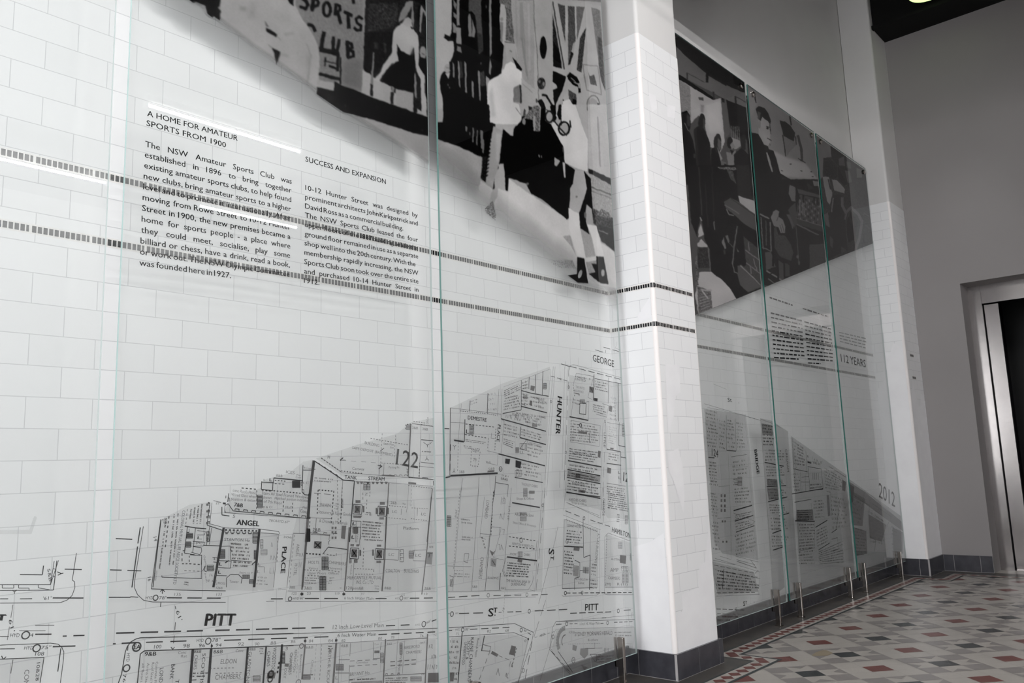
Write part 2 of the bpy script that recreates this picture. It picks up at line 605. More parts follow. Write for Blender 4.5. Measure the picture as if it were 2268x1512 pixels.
def batten(x0, x1, y, z, label):
    r = empty('tube_light', ((x0 + x1) / 2, y, z))
    tag(r, label, 'light', 'hanging tube lights')
    h = MB()
    h.box((x0, y - 0.03, z + 0.03), (x1, y + 0.03, z + 0.075), M_HOUS)
    child(h, 'housing', r, bevel=0.004)
    t = MB()
    t.tube((x0 + 0.02, y, z), (x1 - 0.02, y, z), 0.010, M_TUBE)
    child(t, 'tube', r, smooth=False)
    for xe in (x0 + 0.008, x1 - 0.008):
        c = MB()
        c.box((xe - 0.011, y - 0.02, z - 0.022), (xe + 0.011, y + 0.02, z + 0.032), M_HOUS)
        child(c, 'end_cap', r)
    for xe in (x0 + 0.2, x1 - 0.2):
        w = MB()
        w.tube((xe, y, z + 0.07), (xe, y, 3.851), 0.006, M_STEEL, n=8)
        child(w, 'stem', r)
    return r


batten(2.34, 3.60, -3.065, 3.617, 'tube light reflected above the first text heading')
batten(3.61, 4.71, -4.78, 3.6, 'tube light reflected across the middle of the left text column')
batten(1.50, 2.78, -4.74, 3.6, 'tube light reflected in the leftmost panel below the mosaic band')

dl = empty('downlight', (7.75, -0.85, 5.20))
tag(dl, 'round downlight hanging at the top edge in front of the black beam', 'light')
M_DLIT = mat('pale_green_lens', (0.8, 0.9, 0.6), 0.4, emit=(0.55, 0.85, 0.30), es=1.6)
mb = MB()
mb.tube((7.75, -0.85, 5.21), (7.75, -0.85, 5.32), 0.15, M_BLACK, n=32)
child(mb, 'body', dl)
mb = MB()
mb.tube((7.75, -0.85, 5.20), (7.75, -0.85, 5.21), 0.15, M_DLIT, n=32)
child(mb, 'lens', dl)
mb = MB()
mb.tube((7.75, -0.85, 5.32), (7.75, -0.85, ZC), 0.012, M_BLACK, n=10)
child(mb, 'stem', dl)


def spot(name, loc, watt):
    d = bpy.data.lights.new(name, 'SPOT')
    d.energy, d.spot_size, d.spot_blend, d.shadow_soft_size = watt, math.radians(52), 0.8, 0.12
    o = bpy.data.objects.new(name, d)
    o.location = loc
    COL.objects.link(o)
    return o


# beam of the hanging downlight, then an added fill spot without a fixture
spot('downlight_beam', (7.75, -0.85, 5.19), SPOT_W)
spot('downlight_beam', (5.70, -0.80, 5.32), SPOT_W)

# ------------------------------------------------------------------ glass panels
GB, GF = -0.0994, -0.1094      # back and front faces
GY = -0.1074                   # print layer
GZ0, GZ1 = 0.1226, 3.7814


def glass_face(name, tint, haze):
    m = bpy.data.materials.new(name)
    m.use_nodes = True
    nt = m.node_tree
    nt.nodes.clear()
    out = nt.nodes.new('ShaderNodeOutputMaterial')
    tr = nt.nodes.new('ShaderNodeBsdfTransparent')
    tr.inputs[0].default_value = (*tint, 1)
    if haze is None:
        # Schlick reflectance, the same from both sides of the sheet
        lw = nt.nodes.new('ShaderNodeLayerWeight')
        lw.inputs['Blend'].default_value = 0.5
        pw = nt.nodes.new('ShaderNodeMath')
        pw.operation = 'POWER'
        pw.inputs[1].default_value = 5.0
        fr = nt.nodes.new('ShaderNodeMath')
        fr.operation = 'MULTIPLY_ADD'
        fr.inputs[1].default_value = 0.95
        fr.inputs[2].default_value = 0.05
        nt.links.new(lw.outputs['Facing'], pw.inputs[0])
        nt.links.new(pw.outputs[0], fr.inputs[0])
        gl = nt.nodes.new('ShaderNodeBsdfGlossy')
        gl.inputs['Roughness'].default_value = 0.0
        mx = nt.nodes.new('ShaderNodeMixShader')
        nt.links.new(fr.outputs[0], mx.inputs[0])
        nt.links.new(tr.outputs[0], mx.inputs[1])
        nt.links.new(gl.outputs[0], mx.inputs[2])
    else:
        df = nt.nodes.new('ShaderNodeBsdfDiffuse')
        df.inputs[0].default_value = (0.81, 0.82, 0.82, 1)
        mx = nt.nodes.new('ShaderNodeMixShader')
        mx.inputs[0].default_value = haze
        nt.links.new(tr.outputs[0], mx.inputs[1])
        nt.links.new(df.outputs[0], mx.inputs[2])
    nt.links.new(mx.outputs[0], out.inputs[0])
    return m


M_GFRONT = glass_face('glass_front_face', (0.968, 0.974, 0.972), None)
M_GBACK = glass_face('glass_back_face', (0.958, 0.966, 0.963), HAZE)


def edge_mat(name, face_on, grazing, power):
    """polished edge: deep green face-on, low-angle reflection painted in as a pale base colour"""
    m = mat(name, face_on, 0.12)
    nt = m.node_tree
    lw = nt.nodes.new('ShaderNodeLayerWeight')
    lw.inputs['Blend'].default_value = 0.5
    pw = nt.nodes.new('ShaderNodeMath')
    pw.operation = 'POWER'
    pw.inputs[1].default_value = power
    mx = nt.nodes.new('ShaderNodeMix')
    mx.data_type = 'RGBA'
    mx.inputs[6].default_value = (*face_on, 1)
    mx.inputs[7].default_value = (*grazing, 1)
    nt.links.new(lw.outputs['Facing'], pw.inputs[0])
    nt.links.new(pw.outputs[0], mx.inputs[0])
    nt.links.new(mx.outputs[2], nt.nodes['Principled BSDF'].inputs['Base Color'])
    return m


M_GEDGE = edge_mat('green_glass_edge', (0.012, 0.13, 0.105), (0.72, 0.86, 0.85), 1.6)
M_GEDGE2 = mat('painted_reflection_edge', (0.50, 0.56, 0.55), 0.15)  # pale base colour paints in the edge's internal reflection


def ink(name, col, alpha):
    m = bpy.data.materials.new(name)
    m.use_nodes = True
    nt = m.node_tree
    nt.nodes.clear()
    out = nt.nodes.new('ShaderNodeOutputMaterial')
    tr = nt.nodes.new('ShaderNodeBsdfTransparent')
    df = nt.nodes.new('ShaderNodeBsdfDiffuse')
    df.inputs[0].default_value = (*col, 1)
    mx = nt.nodes.new('ShaderNodeMixShader')
    mx.inputs[0].default_value = alpha
    nt.links.new(tr.outputs[0], mx.inputs[1])
    nt.links.new(df.outputs[0], mx.inputs[2])
    nt.links.new(mx.outputs[0], out.inputs[0])
    return m


M_INK = ink('black_ink', (0.012, 0.012, 0.014), 0.93)
M_INK2 = ink('grey_brown_ink', (0.045, 0.038, 0.038), 0.74)
M_INK3 = ink('faint_ink', (0.06, 0.055, 0.055), 0.48)
M_WASH = ink('map_tone_and_shade', (0.12, 0.115, 0.115), 0.13)  # print tone that also paints shade into the lower left panels
M_WASH2 = ink('dark_map_tone', (0.10, 0.097, 0.097), 0.30)
INKS = {'k': M_INK, 'g': M_INK2, 'f': M_INK3, 'w': M_WASH, 'v': M_WASH2}

PANES = [(-0.285, 0.955), (1.0007, 2.2429), (2.2961, 3.588), (4.150, 5.387), (5.432, 6.672), (6.717, 7.9246)]
PLAB = ['leftmost glass panel, printed with a corner of the street map',
        'glass panel printed with the club history text and map labelled PITT',
        'glass panel with the boxing photograph beside the near pilaster',
        'glass panel right of the near pilaster with the men standing in suits',
        'glass panel printed with the seated man in profile and a block of small text',
        'farthest glass panel, printed with 112 YEARS and 2012']
panels = []
for k, (a, b) in enumerate(PANES):
    e = empty('glass_panel', ((a + b) / 2, GB, GZ0))
    tag(e, PLAB[k], 'glass panel', 'printed glass panels along the wall')
    mb = MB()
    mb.poly([(a, GF, GZ0), (b, GF, GZ0), (b, GF, GZ1), (a, GF, GZ1)], M_GFRONT)
    mb.poly([(b, GB, GZ0), (a, GB, GZ0), (a, GB, GZ1), (b, GB, GZ1)], M_GBACK)
    mb.poly([(a, GB, GZ0), (a, GF, GZ0), (a, GF, GZ1), (a, GB, GZ1)], M_GEDGE)
    mb.poly([(b, GF, GZ0), (b, GB, GZ0), (b, GB, GZ1), (b, GF, GZ1)], M_GEDGE2)
    mb.poly([(a, GF, GZ1), (b, GF, GZ1), (b, GB, GZ1), (a, GB, GZ1)], M_GEDGE)
    mb.poly([(a, GB, GZ0), (b, GB, GZ0), (b, GF, GZ0), (a, GF, GZ0)], M_GEDGE)
    child(mb, 'glass_sheet', e)
    for bx in (a + 0.075, b - 0.075):
        mb = MB()
        z = GZ1 - 0.055
        mb.tube((bx, -0.0006, z), (bx, GF - 0.002, z), 0.009, M_CHROME, n=14)
        bolt = child(mb, 'standoff_bolt', e)
        mb = MB()
        mb.tube((bx, GF - 0.002, z), (bx, GF - 0.010, z), 0.021, M_CHROME, n=20)
        mb.tube((bx, GF - 0.010, z), (bx, GF - 0.017, z), 0.021, M_CHROME, n=20, r1=0.012)
        cap = mb.build('bolt_cap', bolt)
        cap.matrix_parent_inverse = bolt.matrix_basis.inverted()
        cap.matrix_parent_inverse = Matrix.Identity(4)
    panels.append(e)

# clamp posts at the foot of the glass
POSTS = [(2.425, 'steel clamp post at the bottom edge below the boxing panel, cut by the frame'),
         (3.428, 'steel clamp post standing left of the near pilaster'),
         (5.190, 'steel clamp post right of the near pilaster, nearest of those in the far bay'),
         (5.540, 'steel clamp post under the left end of the seated man panel'),
         (6.470, 'steel clamp post under the right end of the seated man panel'),
         (6.790, 'steel clamp post under the left end of the farthest panel'),
         (7.690, 'steel clamp post farthest away, in front of the far pilaster skirting')]
for x, lab in POSTS:
    e = empty('clamp_post', (x, -0.124, 0))
    tag(e, lab, 'post', 'steel posts clamping the glass to the floor')
    mb = MB()
    mb.box((x - 0.010, -0.144, 0.0), (x + 0.010, GF - 0.001, 0.228), M_CHROME)
    child(mb, 'leg', e, bevel=0.004)
    mb = MB()
    mb.box((x - 0.008, GB + 0.001, 0.088), (x + 0.008, GB + 0.011, 0.226), M_CHROME)
    child(mb, 'rear_jaw', e, bevel=0.002)
    mb = MB()
    mb.box((x - 0.008, GF - 0.004, 0.088), (x + 0.008, GB + 0.009, GZ0 - 0.001), M_CHROME)
    child(mb, 'saddle', e)
    mb = MB()
    mb.box((x - 0.016, -0.150, 0.0022), (x + 0.016, GF + 0.004, 0.007), M_CHROME)
    child(mb, 'foot_plate', e)


# ------------------------------------------------------------------ print geometry on the glass
def clip_x(poly, x0, x1):
    for lim, sg in ((x0, 1), (x1, -1)):
        out = []
        n = len(poly)
        for i in range(n):
            p, q = poly[i], poly[(i + 1) % n]
            ip, iq = (p[0] - lim) * sg >= 0, (q[0] - lim) * sg >= 0
            if ip:
                out.append(p)
            if ip != iq:
                t = (lim - p[0]) / (q[0] - p[0])
                out.append((lim, p[1] + t * (q[1] - p[1])))
        poly = out
        if len(poly) < 3:
            return []
    return poly


class Print:
    """flat print on the glass: convex pieces in (x, z), cut to the panels"""

    def __init__(self):
        self.p = []     # (poly, ink)

    def add(self, poly, k):
        self.p.append((poly, k))

    def build(self, name, dy=0.0, only=None):
        for i, (a, b) in enumerate(PANES):
            if only is not None and i not in only:
                continue
            mbx = MB()
            for poly, k in self.p:
                xs = [q[0] for q in poly]
                if max(xs) < a or min(xs) > b:
                    continue
                c = clip_x(poly, a + 0.003, b - 0.003)
                if len(c) >= 3:
                    zs = [q[1] for q in c]
                    if min(zs) > GZ1 or max(zs) < GZ0:
                        continue
                    mbx.poly([(x, GY + dy + (0.0003 if k in 'wv' else 0.0), min(max(z, GZ0 + .001), GZ1 - .001)) for x, z in c], INKS[k])
            if mbx.f:
                child(mbx, name, panels[i])


FONT = {}


def glyph(text):
    """triangles of a text, cap height 1, left edge 0"""
    if text in FONT:
        return FONT[text]
    cu = bpy.data.curves.new('t', 'FONT')
    cu.body = text
    cu.size = 1.0
    cu.resolution_u = 2
    ob = bpy.data.objects.new('t', cu)
    COL.objects.link(ob)
    bpy.context.view_layer.update()
    me = ob.evaluated_get(bpy.context.evaluated_depsgraph_get()).to_mesh()
    me.calc_loop_triangles()
    v = np.array([q.co[:2] for q in me.vertices]) if len(me.vertices) else np.zeros((0, 2))
    t = [tuple(x.vertices) for x in me.loop_triangles]
    ob.to_mesh_clear()
    bpy.data.objects.remove(ob)
    bpy.data.curves.remove(cu)
    cap = 0.73
    if len(v):
        v = v / cap
        x0, x1 = v[:, 0].min(), v[:, 0].max()
        v = v - np.array([x0, 0])
        w = x1 - x0
    else:
        w = 0.3
    FONT[text] = (v, t, w)
    return FONT[text]


def put_text(pr, text, o, ud, vd, ink_, wid=None, h=1.0, bold=0.0):
    """o origin (x,z); ud unit direction along; vd unit direction up; h cap height; wid total width"""
    v, t, w = glyph(text)
    if not len(v):
        return
    sx = h if wid is None else wid / w
    o, ud, vd = np.array(o), np.array(ud), np.array(vd)
    q = o + np.outer(v[:, 0] * sx, ud) + np.outer(v[:, 1] * h, vd)
    offs = [(0, 0)] if not bold else [(0, 0), (bold, 0), (bold * .5, bold * .4)]
    for bx, by in offs:
        for tri in t:
            pr.add([(q[i][0] + bx * ud[0] + by * vd[0], q[i][1] + bx * ud[1] + by * vd[1]) for i in tri], ink_)

# ------------------------------------------------------------------ the street map and the texts, drawn on the glass plane
MAP = Print()
LINE = 1.25      # pen weight


class Z:
    """drawing frame over one part of the print: points given in a local grid"""

    def __init__(self, ox, oy, s, pr):
        self.o, self.s, self.pr = (ox, oy), s, pr

    def P(self, x, y):
        return at(self.o[0] + x / self.s, self.o[1] + y / self.s, GY)

    def pts(self, t):
        return [tuple(float(c) for c in q.split(',')) for q in t.split()]

    def seg(self, p, q, w, k):
        dx, dz = q[0] - p[0], q[1] - p[1]
        L = math.hypot(dx, dz)
        if L < 1e-5:
            return
        w *= LINE
        nx, nz = -dz / L * w / 2, dx / L * w / 2
        self.pr.add([(p[0] + nx, p[1] + nz), (p[0] - nx, p[1] - nz), (q[0] - nx, q[1] - nz), (q[0] + nx, q[1] + nz)], k)

    def l(self, t, w=1.3, k='k'):
        q = [self.P(*a) for a in self.pts(t)]
        for a, b in zip(q, q[1:]):
            self.seg(a, b, w * .001, k)
        return self

    def d(self, t, w=2.0, on=0.036, off=0.018, k='k'):
        q = [self.P(*a) for a in self.pts(t)]
        for a, b in zip(q, q[1:]):
            L = math.hypot(b[0] - a[0], b[1] - a[1])
            n = max(1, round(L / (on + off)))
            for i in range(n):
                t0, t1 = i / n, (i + on / (on + off)) / n
                self.seg((a[0] + (b[0] - a[0]) * t0, a[1] + (b[1] - a[1]) * t0), (a[0] + (b[0] - a[0]) * t1, a[1] + (b[1] - a[1]) * t1), w * .001, k)
        return self

    def dot(self, t, w=1.6, k='g'):
        return self.d(t, w, 0.007, 0.006, k)

    def t(self, text, x0, y0, x1, y1, h, k='k', bold=0.0):
        a, b = self.P(x0, y0), self.P(x1, y1)
        L = math.hypot(b[0] - a[0], b[1] - a[1])
        ud = ((b[0] - a[0]) / L, (b[1] - a[1]) / L)
        vd = (-ud[1], ud[0])
        dl = math.hypot(x1 - x0, y1 - y0)
        c = self.P(x0 + (y1 - y0) / dl * h, y0 - (x1 - x0) / dl * h)
        hh = (c[0] - a[0]) * vd[0] + (c[1] - a[1]) * vd[1]
        put_text(self.pr, text, a, ud, vd, k, wid=L, h=abs(hh), bold=bold)
        return self

    def c(self, x, y, r, w=2.2, k='k'):
        p = self.P(x, y)
        rr = abs(self.P(x, y - r)[1] - p[1])
        q = [(p[0] + rr * math.cos(2 * math.pi * i / 18), p[1] + rr * math.sin(2 * math.pi * i / 18)) for i in range(19)]
        for a, b in zip(q, q[1:]):
            self.seg(a, b, w * .001, k)
        return self

    def fill(self, t, k='g'):
        self.pr.add([self.P(*a) for a in self.pts(t)], k)
        return self

    def hatch(self, x0, y0, x1, y1, n, w=1.5, k='k', vert=False, frame=True):
        """stair symbol: a box with rungs"""
        if frame:
            self.l(f'{x0},{y0} {x1},{y0} {x1},{y1} {x0},{y1} {x0},{y0}', w * .8, k)
        for i in range(1, n):
            u = i / n
            if vert:
                xx = x0 + (x1 - x0) * u
                self.l(f'{xx},{y0} {xx},{y1}', w, k)
            else:
                yy = y0 + (y1 - y0) * u
                self.l(f'{x0},{yy} {x1},{yy}', w, k)
        return self

    def notes(self, corners, n, k='g', w=1.7, dens=0.8, rnd=None):
        """small hand-lettered notes too small to read: n rows of little strokes inside a quad"""
        r = rnd or random
        q = [self.P(*a) for a in self.pts(corners)]   # tl tr br bl
        for i in range(n):
            v = (i + .5) / n
            a = (q[0][0] + (q[3][0] - q[0][0]) * v, q[0][1] + (q[3][1] - q[0][1]) * v)
            b = (q[1][0] + (q[2][0] - q[1][0]) * v, q[1][1] + (q[2][1] - q[1][1]) * v)
            L = math.hypot(b[0] - a[0], b[1] - a[1])
            H = math.hypot(q[3][0] - q[0][0], q[3][1] - q[0][1]) / n * .5
            ud = ((b[0] - a[0]) / L, (b[1] - a[1]) / L)
            vd = (-ud[1], ud[0])
            s = 0.0
            end = L * r.uniform(.78, 1.0)
            while s < end:
                cw = H * r.uniform(.35, .75)
                if r.random() < dens:
                    ty = r.random()
                    p = lambda u, v_: (a[0] + ud[0] * (s + u * cw) + vd[0] * v_ * H, a[1] + ud[1] * (s + u * cw) + vd[1] * v_ * H)
                    if ty < .3:
                        self.seg(p(.2, -.5), p(.3, .5), w * .001, k)
                    elif ty < .6:
                        self.seg(p(.1, -.4), p(.2, .3), w * .001, k)
                        self.seg(p(.2, .3), p(.8, -.4), w * .001, k)
                    elif ty < .85:
                        self.seg(p(.1, .3), p(.7, .3), w * .001, k)
                        self.seg(p(.7, .3), p(.6, -.4), w * .001, k)
                    else:
                        self.seg(p(.1, -.4), p(.7, -.4), w * .001, k)
                        self.seg(p(.15, -.4), p(.15, .4), w * .001, k)
                    s += cw
                else:
                    s += cw * 1.2
        return self


# ---- lower left corner, first two panels
A = Z(0, 1000, 2.954, MAP)
A.l('0,870 330,870 383,710').l('0,908 350,905').l('355,715 330,868').l('372,712 350,905', 1.8)
A.l('15,872 15,892 90,892 90,872').l('122,872 122,892 190,892 190,905').l('250,872 250,890 325,903').l('345,765 365,768').l('338,812 358,815')
A.l('130,803 277,805 285,745', 2.0)
A.l('500,662 473,840 488,850 490,888 472,940 440,970 395,987 0,990', 1.4)
A.d('423,768 590,772', 2.2).d('345,956 585,957', 2.6, .1, .02).d('130,962 250,961', 1.8).d('0,962 80,962', 1.8)
A.t("'61°", 280, 970, 338, 968, 24).t('5&B', 308, 768, 322, 850, 22).t('T', -26, 1105, 26, 1105, 40, bold=.004)
A.t("61'", 55, 1102, 75, 1182, 26).d('85,1000 38,1290', 1.3, .03, .02, 'g')
A.l('80,905 95,915 110,905 95,915 94,930', 1.8, 'g').l('375,785 400,797 378,808 400,797 415,794', 1.8)
A.l('230,1135 355,1135').d('125,1170 355,1170', 1.2, .06, .02, 'g').d('230,1194 400,1193', 2.6, .05, .03).d('410,1206 450,1205', 2.6, .04, .02).d('480,1203 582,1200', 2.8, .05, .02)
A.l('0,1208 58,1208', 1.4).t('HYD', 65, 1212, 125, 1212, 26).c(168, 1200, 24, 2.6).t('4', 196, 1210, 216, 1210, 24)
A.l('0,1265 330,1252 380,1258 405,1280 418,1310 415,1360 395,1512', 1.4).d('0,1290 145,1288', 1.6)
A.t('HYD', 157, 1294, 216, 1293, 24).c(240, 1285, 23, 2.6).t('75"', 267, 1292, 332, 1290, 24).t('108', 228, 1334, 286, 1333, 26)
A.d('345,1275 580,1268', 2.8, .05, .03).d('398,1285 370,1500', 2.0, .05, .02)
A.l('0,1357 288,1345 262,1512', 1.6).t('10&28', 240, 1380, 232, 1500, 24).t('COM', 160, 1428, 155, 1530, 34, 'g').d('85,1360 60,1512', 1.6, .03, .02, 'g')
A.l('10,1335 22,1358 40,1340', 1.8)
# street corner left of the tall building
A.d('705,567 740,567', 2, .03, .02).d('757,568 908,575', 2.4, .05, .02).l('918,495 902,600', 2.6).d('900,620 855,948', 2.6, .09, .02).l('938,488 880,850 880,890 900,935 940,972 1000,983 1477,985', 1.5)
A.d('702,772 960,780', 2.2, .05, .02).d('700,952 905,952', 2.4, .06, .02).l('853,948 905,951', 2)
A.t('HYD', 952, 966, 1000, 966, 22).c(1018, 955, 17, 2.4).t('78"', 1040, 966, 1088, 966, 22).d('1092,955 1477,958', 2.8, .055, .02)
A.l('1048,915 1062,900 1078,915 1062,900 1062,930', 2).l('1053,985 1050,1015', 2)
A.l('1052,442 990,897 1200,905 1310,908 1477,910', 1.8).t('14', 1003, 560, 1008, 588, 24).t('16', 966, 822, 968, 848, 24).t('28', 1060, 440, 1075, 478, 22)
A.t('135', 1140, 942, 1182, 942, 20, 'g').t('133', 1415, 942, 1450, 942, 20, 'g')
A.t("61'", 1150, 1045, 1172, 1110, 26).d('1150,1030 1145,1000', 1.6).d('1148,1115 1132,1290', 1.6, .025, .018).l('1118,1278 1130,1292 1142,1278', 2)

B = Z(300, 1000, 5.04, MAP)
rr = random.Random(3)
for i, (x0, y0, x1, y1) in enumerate([(340, 740, 250, 1420), (430, 700, 360, 1420), (475, 690, 400, 1420), (620, 640, 600, 770), (660, 610, 640, 830), (700, 600, 680, 830), (740, 585, 715, 830)]):
    B.notes(f'{x0+22},{y0} {x1+22},{y1} {x1-14},{y1} {x0-14},{y0}', 1, 'g', 1.5, .8, rr)
B.t('COLONIAL MUTUAL LIFE ASSCE SOCIETY LTD', 525, 655, 420, 1480, 34, 'k')
B.dot('375,720 330,1090', 2.4, 'k').dot('580,640 560,830', 1.6).l('285,760 195,1512', 2.2).l('295,1380 295,1400 740,1415', 1.6)
B.l('810,565 830,570 800,820 980,880', 2.0).l('855,570 830,805 1000,850', 1.3)
for y in (575, 650, 715, 780):
    B.hatch(790, y, 818, y + 32, 4, 1.8, 'g', frame=False).l(f'805,{y} 828,{y} 828,{y+30}', 2)
B.l('550,830 670,850 790,860', 2.6).l('580,840 545,1130 660,1150', 1.8).l('670,850 640,1120', 1.6).l('690,880 780,890 770,930 690,930').t('L', 600, 905, 605, 860, 30).t('L', 690, 975, 740, 978, 34).t('L', 555, 1110, 560, 1070, 30).t('PC', 680, 1035, 750, 1030, 30, 'g')
B.hatch(570, 910, 640, 965, 6, 1.8).hatch(560, 1005, 620, 1065, 6, 1.8).l('650,1060 735,1070 740,1110 720,1150 620,1120', 1.5).l('640,1000 770,1010 760,1050 640,1055', 1.5).l('830,830 790,1050', 1.5)
B.dot('520,1130 520,1250 600,1250', 2.2, 'k').dot('600,1160 600,1250 740,1260', 2.2, 'k').l('610,1150 740,1160 735,1260', 1.6).dot('545,1325 735,1335', 1.6).l('740,1150 735,1420', 1.5)
B.l('760,1045 940,1050', 1.8).l('850,850 825,1035', 1.4).hatch(795, 890, 825, 1000, 7, 2).l('860,1180 915,1185 910,1235 870,1230', 1.6).t('L', 875, 1210, 905, 1210, 26)
B.hatch(800, 1265, 870, 1330, 5, 1.7).l('750,1330 780,1270 770,1330 795,1340', 1.6).t('Open', 758, 1160, 780, 1260, 20, 'g').t('mesh', 770, 1360, 790, 1460, 20, 'g')
B.notes('820,1280 960,1290 950,1480 800,1470', 3, 'f', 1.3, .6, rr).t('LESSEE', 228, 1330, 210, 1440, 20, 'g')
B.notes('550,1440 600,1450 590,1500 540,1490', 2, 'g', 1.4, .7, rr)
# the thick party wall and the building beside it
B.l('985,850 870,1512', 6.5).l('1385,860 1325,1512', 7.0).l('1945,470 1928,750', 9.0).l('1995,100 1945,480', 8.0)
B.l('1000,600 1035,580 1090,660 1925,745', 2.0).l('965,615 965,705 1050,718', 2.4).l('1000,600 995,680 1925,745', 1.4).l('1000,660 1010,680', 1.2)
for i in range(9):
    x = 1110 + i * 93
    y = 645 + i * 9.5
    B.l(f'{x},{y+8} {x+5},{y-8} {x+48},{y-3} {x+45},{y+14}', 2.2)
B.l('1040,465 1030,560', 2.0).dot('1010,490 1005,545', 2).l('1035,515 1048,517 1045,555', 1.6)
B.d('870,545 1010,580', 1.6, .02, .012, 'g').fill('975,565 1010,568 1008,590 975,585', 'k').t("21'", 895, 585, 945, 590, 28)
B.t('7&B', 1098, 610, 1195, 622, 44, 'k', .0012).t('5', 1085, 735, 1108, 738, 36)
B.t('conc Roofs Floors', 1085, 445, 1350, 478, 34, 'g').t('Stairs All Steel Framed Windows', 1410, 475, 1925, 525, 36, 'g')
B.t('Wired Glass where', 1068, 492, 1355, 518, 34, 'g').t('shewn   Hatched portion indicates', 1425, 522, 1925, 560, 34, 'g')
B.t('position & extent', 1065, 540, 1355, 562, 34, 'g').t('of 7th Floor', 1430, 568, 1635, 590, 34, 'g').t('8 & Ct', 1425, 630, 1530, 628, 26, 'g')
B.hatch(1362, 485, 1418, 625, 10, 2.2).dot('1355,430 1350,660', 2, 'k').dot('1655,550 1645,690', 2.4, 'k').dot('1755,570 1750,690', 2.4, 'k').t('Hall', 1675, 632, 1740, 634, 30, 'g').t('Conc', 1835, 672, 1915, 690, 34, 'k').t('Flat', 1865, 630, 1915, 640, 24, 'g')
B.t('ANGEL', 1125, 815, 1375, 832, 62, 'k', .0022).t('78OHYD.67"', 1490, 780, 1720, 800, 30, 'g')
B.dot('1185,405 1365,420', 2.6, 'k').dot('1540,435 1860,465', 2.6, 'k').l('1410,330 1405,420 1530,435 1535,345 1410,340', 2.4).dot('1410,425 1530,438', 4, 'k').l('1540,350 1545,290', 2.4).l('1545,293 1870,322', 3.0).l('1870,150 1860,450 1890,480 1945,485', 2.6)
B.t('L', 1495, 330, 1525, 330, 34, 'k', .001).t('L', 1430, 322, 1450, 325, 20).t('8&B', 1570, 278, 1640, 285, 30, 'g').t('ICES', 1680, 240, 1775, 252, 34, 'g').t('Flat', 1800, 268, 1845, 272, 20, 'g').t('Conc', 1788, 295, 1850, 300, 24, 'g').dot('1555,320 1690,330', 2, 'k').dot('1555,355 1680,365', 2, 'k').hatch(1752, 325, 1838, 400, 8, 2.4)
B.t('LC', 1875, 360, 1935, 360, 26, 'g').t('B Conc', 1885, 188, 1965, 196, 22, 'g').l('1875,205 1975,205', 2).l('1870,340 1850,335 1850,375 1865,378', 1.6).l('1855,420 1880,425 1880,470', 1.6)
B.l('985,850 1380,862 1600,890 1610,920', 1.4).dot('1000,872 1380,885', 4, 'k').l('1400,905 1600,920', 1.3)
for i in range(5):
    B.l(f'{1000+i*65},{882+i*3} {1000+i*65},{902+i*3} {1035+i*65},{904+i*3} {1035+i*65},{884+i*3}', 2).hatch(1005 + i * 65, 906, 1030 + i * 65, 922, 3, 1.6, 'g', frame=False)
B.t('STANTON Ho', 990, 995, 1275, 1005, 36, 'k').notes('1060,1005 1300,1020 1290,1300 1090,1290', 7, 'g', 1.8, .75, rr)
B.l('955,1055 1060,1052 1065,1210 1300,1230', 1.6).hatch(1310, 900, 1370, 1020, 8, 2).hatch(940, 1090, 1000, 1190, 9, 1.9).l('1055,1060 1075,1120', 1.6).l('920,1215 1070,1220 1060,1300', 1.6)
B.t('L', 930, 1270, 962, 1272, 38, 'k', .001).t('L', 920, 1360, 950, 1362, 38, 'k', .001).l('905,1290 1060,1300', 1.4).l('900,1380 1020,1385', 1.6).hatch(1195, 1375, 1275, 1415, 9, 1.6, vert=True).l('1060,1370 1150,1370 1190,1410 1180,1470', 1.8).l('1060,1370 1015,1410 1015,1512', 1.6).t('Tower', 1045, 1462, 1150, 1466, 32, 'g').t('Stairs to 9', 1160, 1358, 1305, 1362, 22, 'g').t('of Glass', 1060, 1030, 1180, 1036, 20, 'g').hatch(1325, 1100, 1352, 1200, 9, 2).hatch(1270, 1425, 1315, 1470, 4, 1.6)
B.t('12&B', 900, 1530, 970, 1534, 26, 'g').t('J.MOSS', 900, 1478, 1000, 1484, 26, 'g').l('1000,1240 1040,1215', 3).l('1300,1260 1345,1220', 3)
B.hatch(1395, 980, 1425, 1080, 6, 1.4, 'g').t('L', 1365, 1270, 1395, 1272, 34, 'g').t('L', 1358, 1352, 1388, 1354, 34, 'g').l('1370,1280 1440,1285 1440,1350', 1.4, 'g').notes('1520,960 1580,960 1540,1400 1490,1400', 3, 'f', 1.3, .8, rr).l('1600,920 1540,1512', 1.4, 'g').dot('1590,950 1580,1250', 1.6)
B.notes('1360,1380 1500,1390 1490,1500 1350,1490', 3, 'f', 1.4, .8, rr).hatch(1400, 1090, 1470, 1150, 4, 1.4, 'g')
B.t('PLACE', 1640, 1060, 1620, 1352, 52, 'k', .002).t('ANGEL', 1800, 1030, 1790, 1170, 34, 'g').t('HOTEL', 1780, 1250, 1765, 1380, 34, 'g')
B.l('1760,910 1890,915', 1.4).l('1755,920 1690,1512', 1.3, 'g').dot('1775,930 1715,1480', 1.4, 'g').t('306', 1650, 962, 1745, 968, 24, 'g').hatch(1915, 870, 1950, 1000, 9, 2.2).l('1920,880 1865,1512', 5.5, 'g').notes('1830,1090 1870,1090 1860,1320 1820,1320', 2, 'f', 1.4, .7, rr)

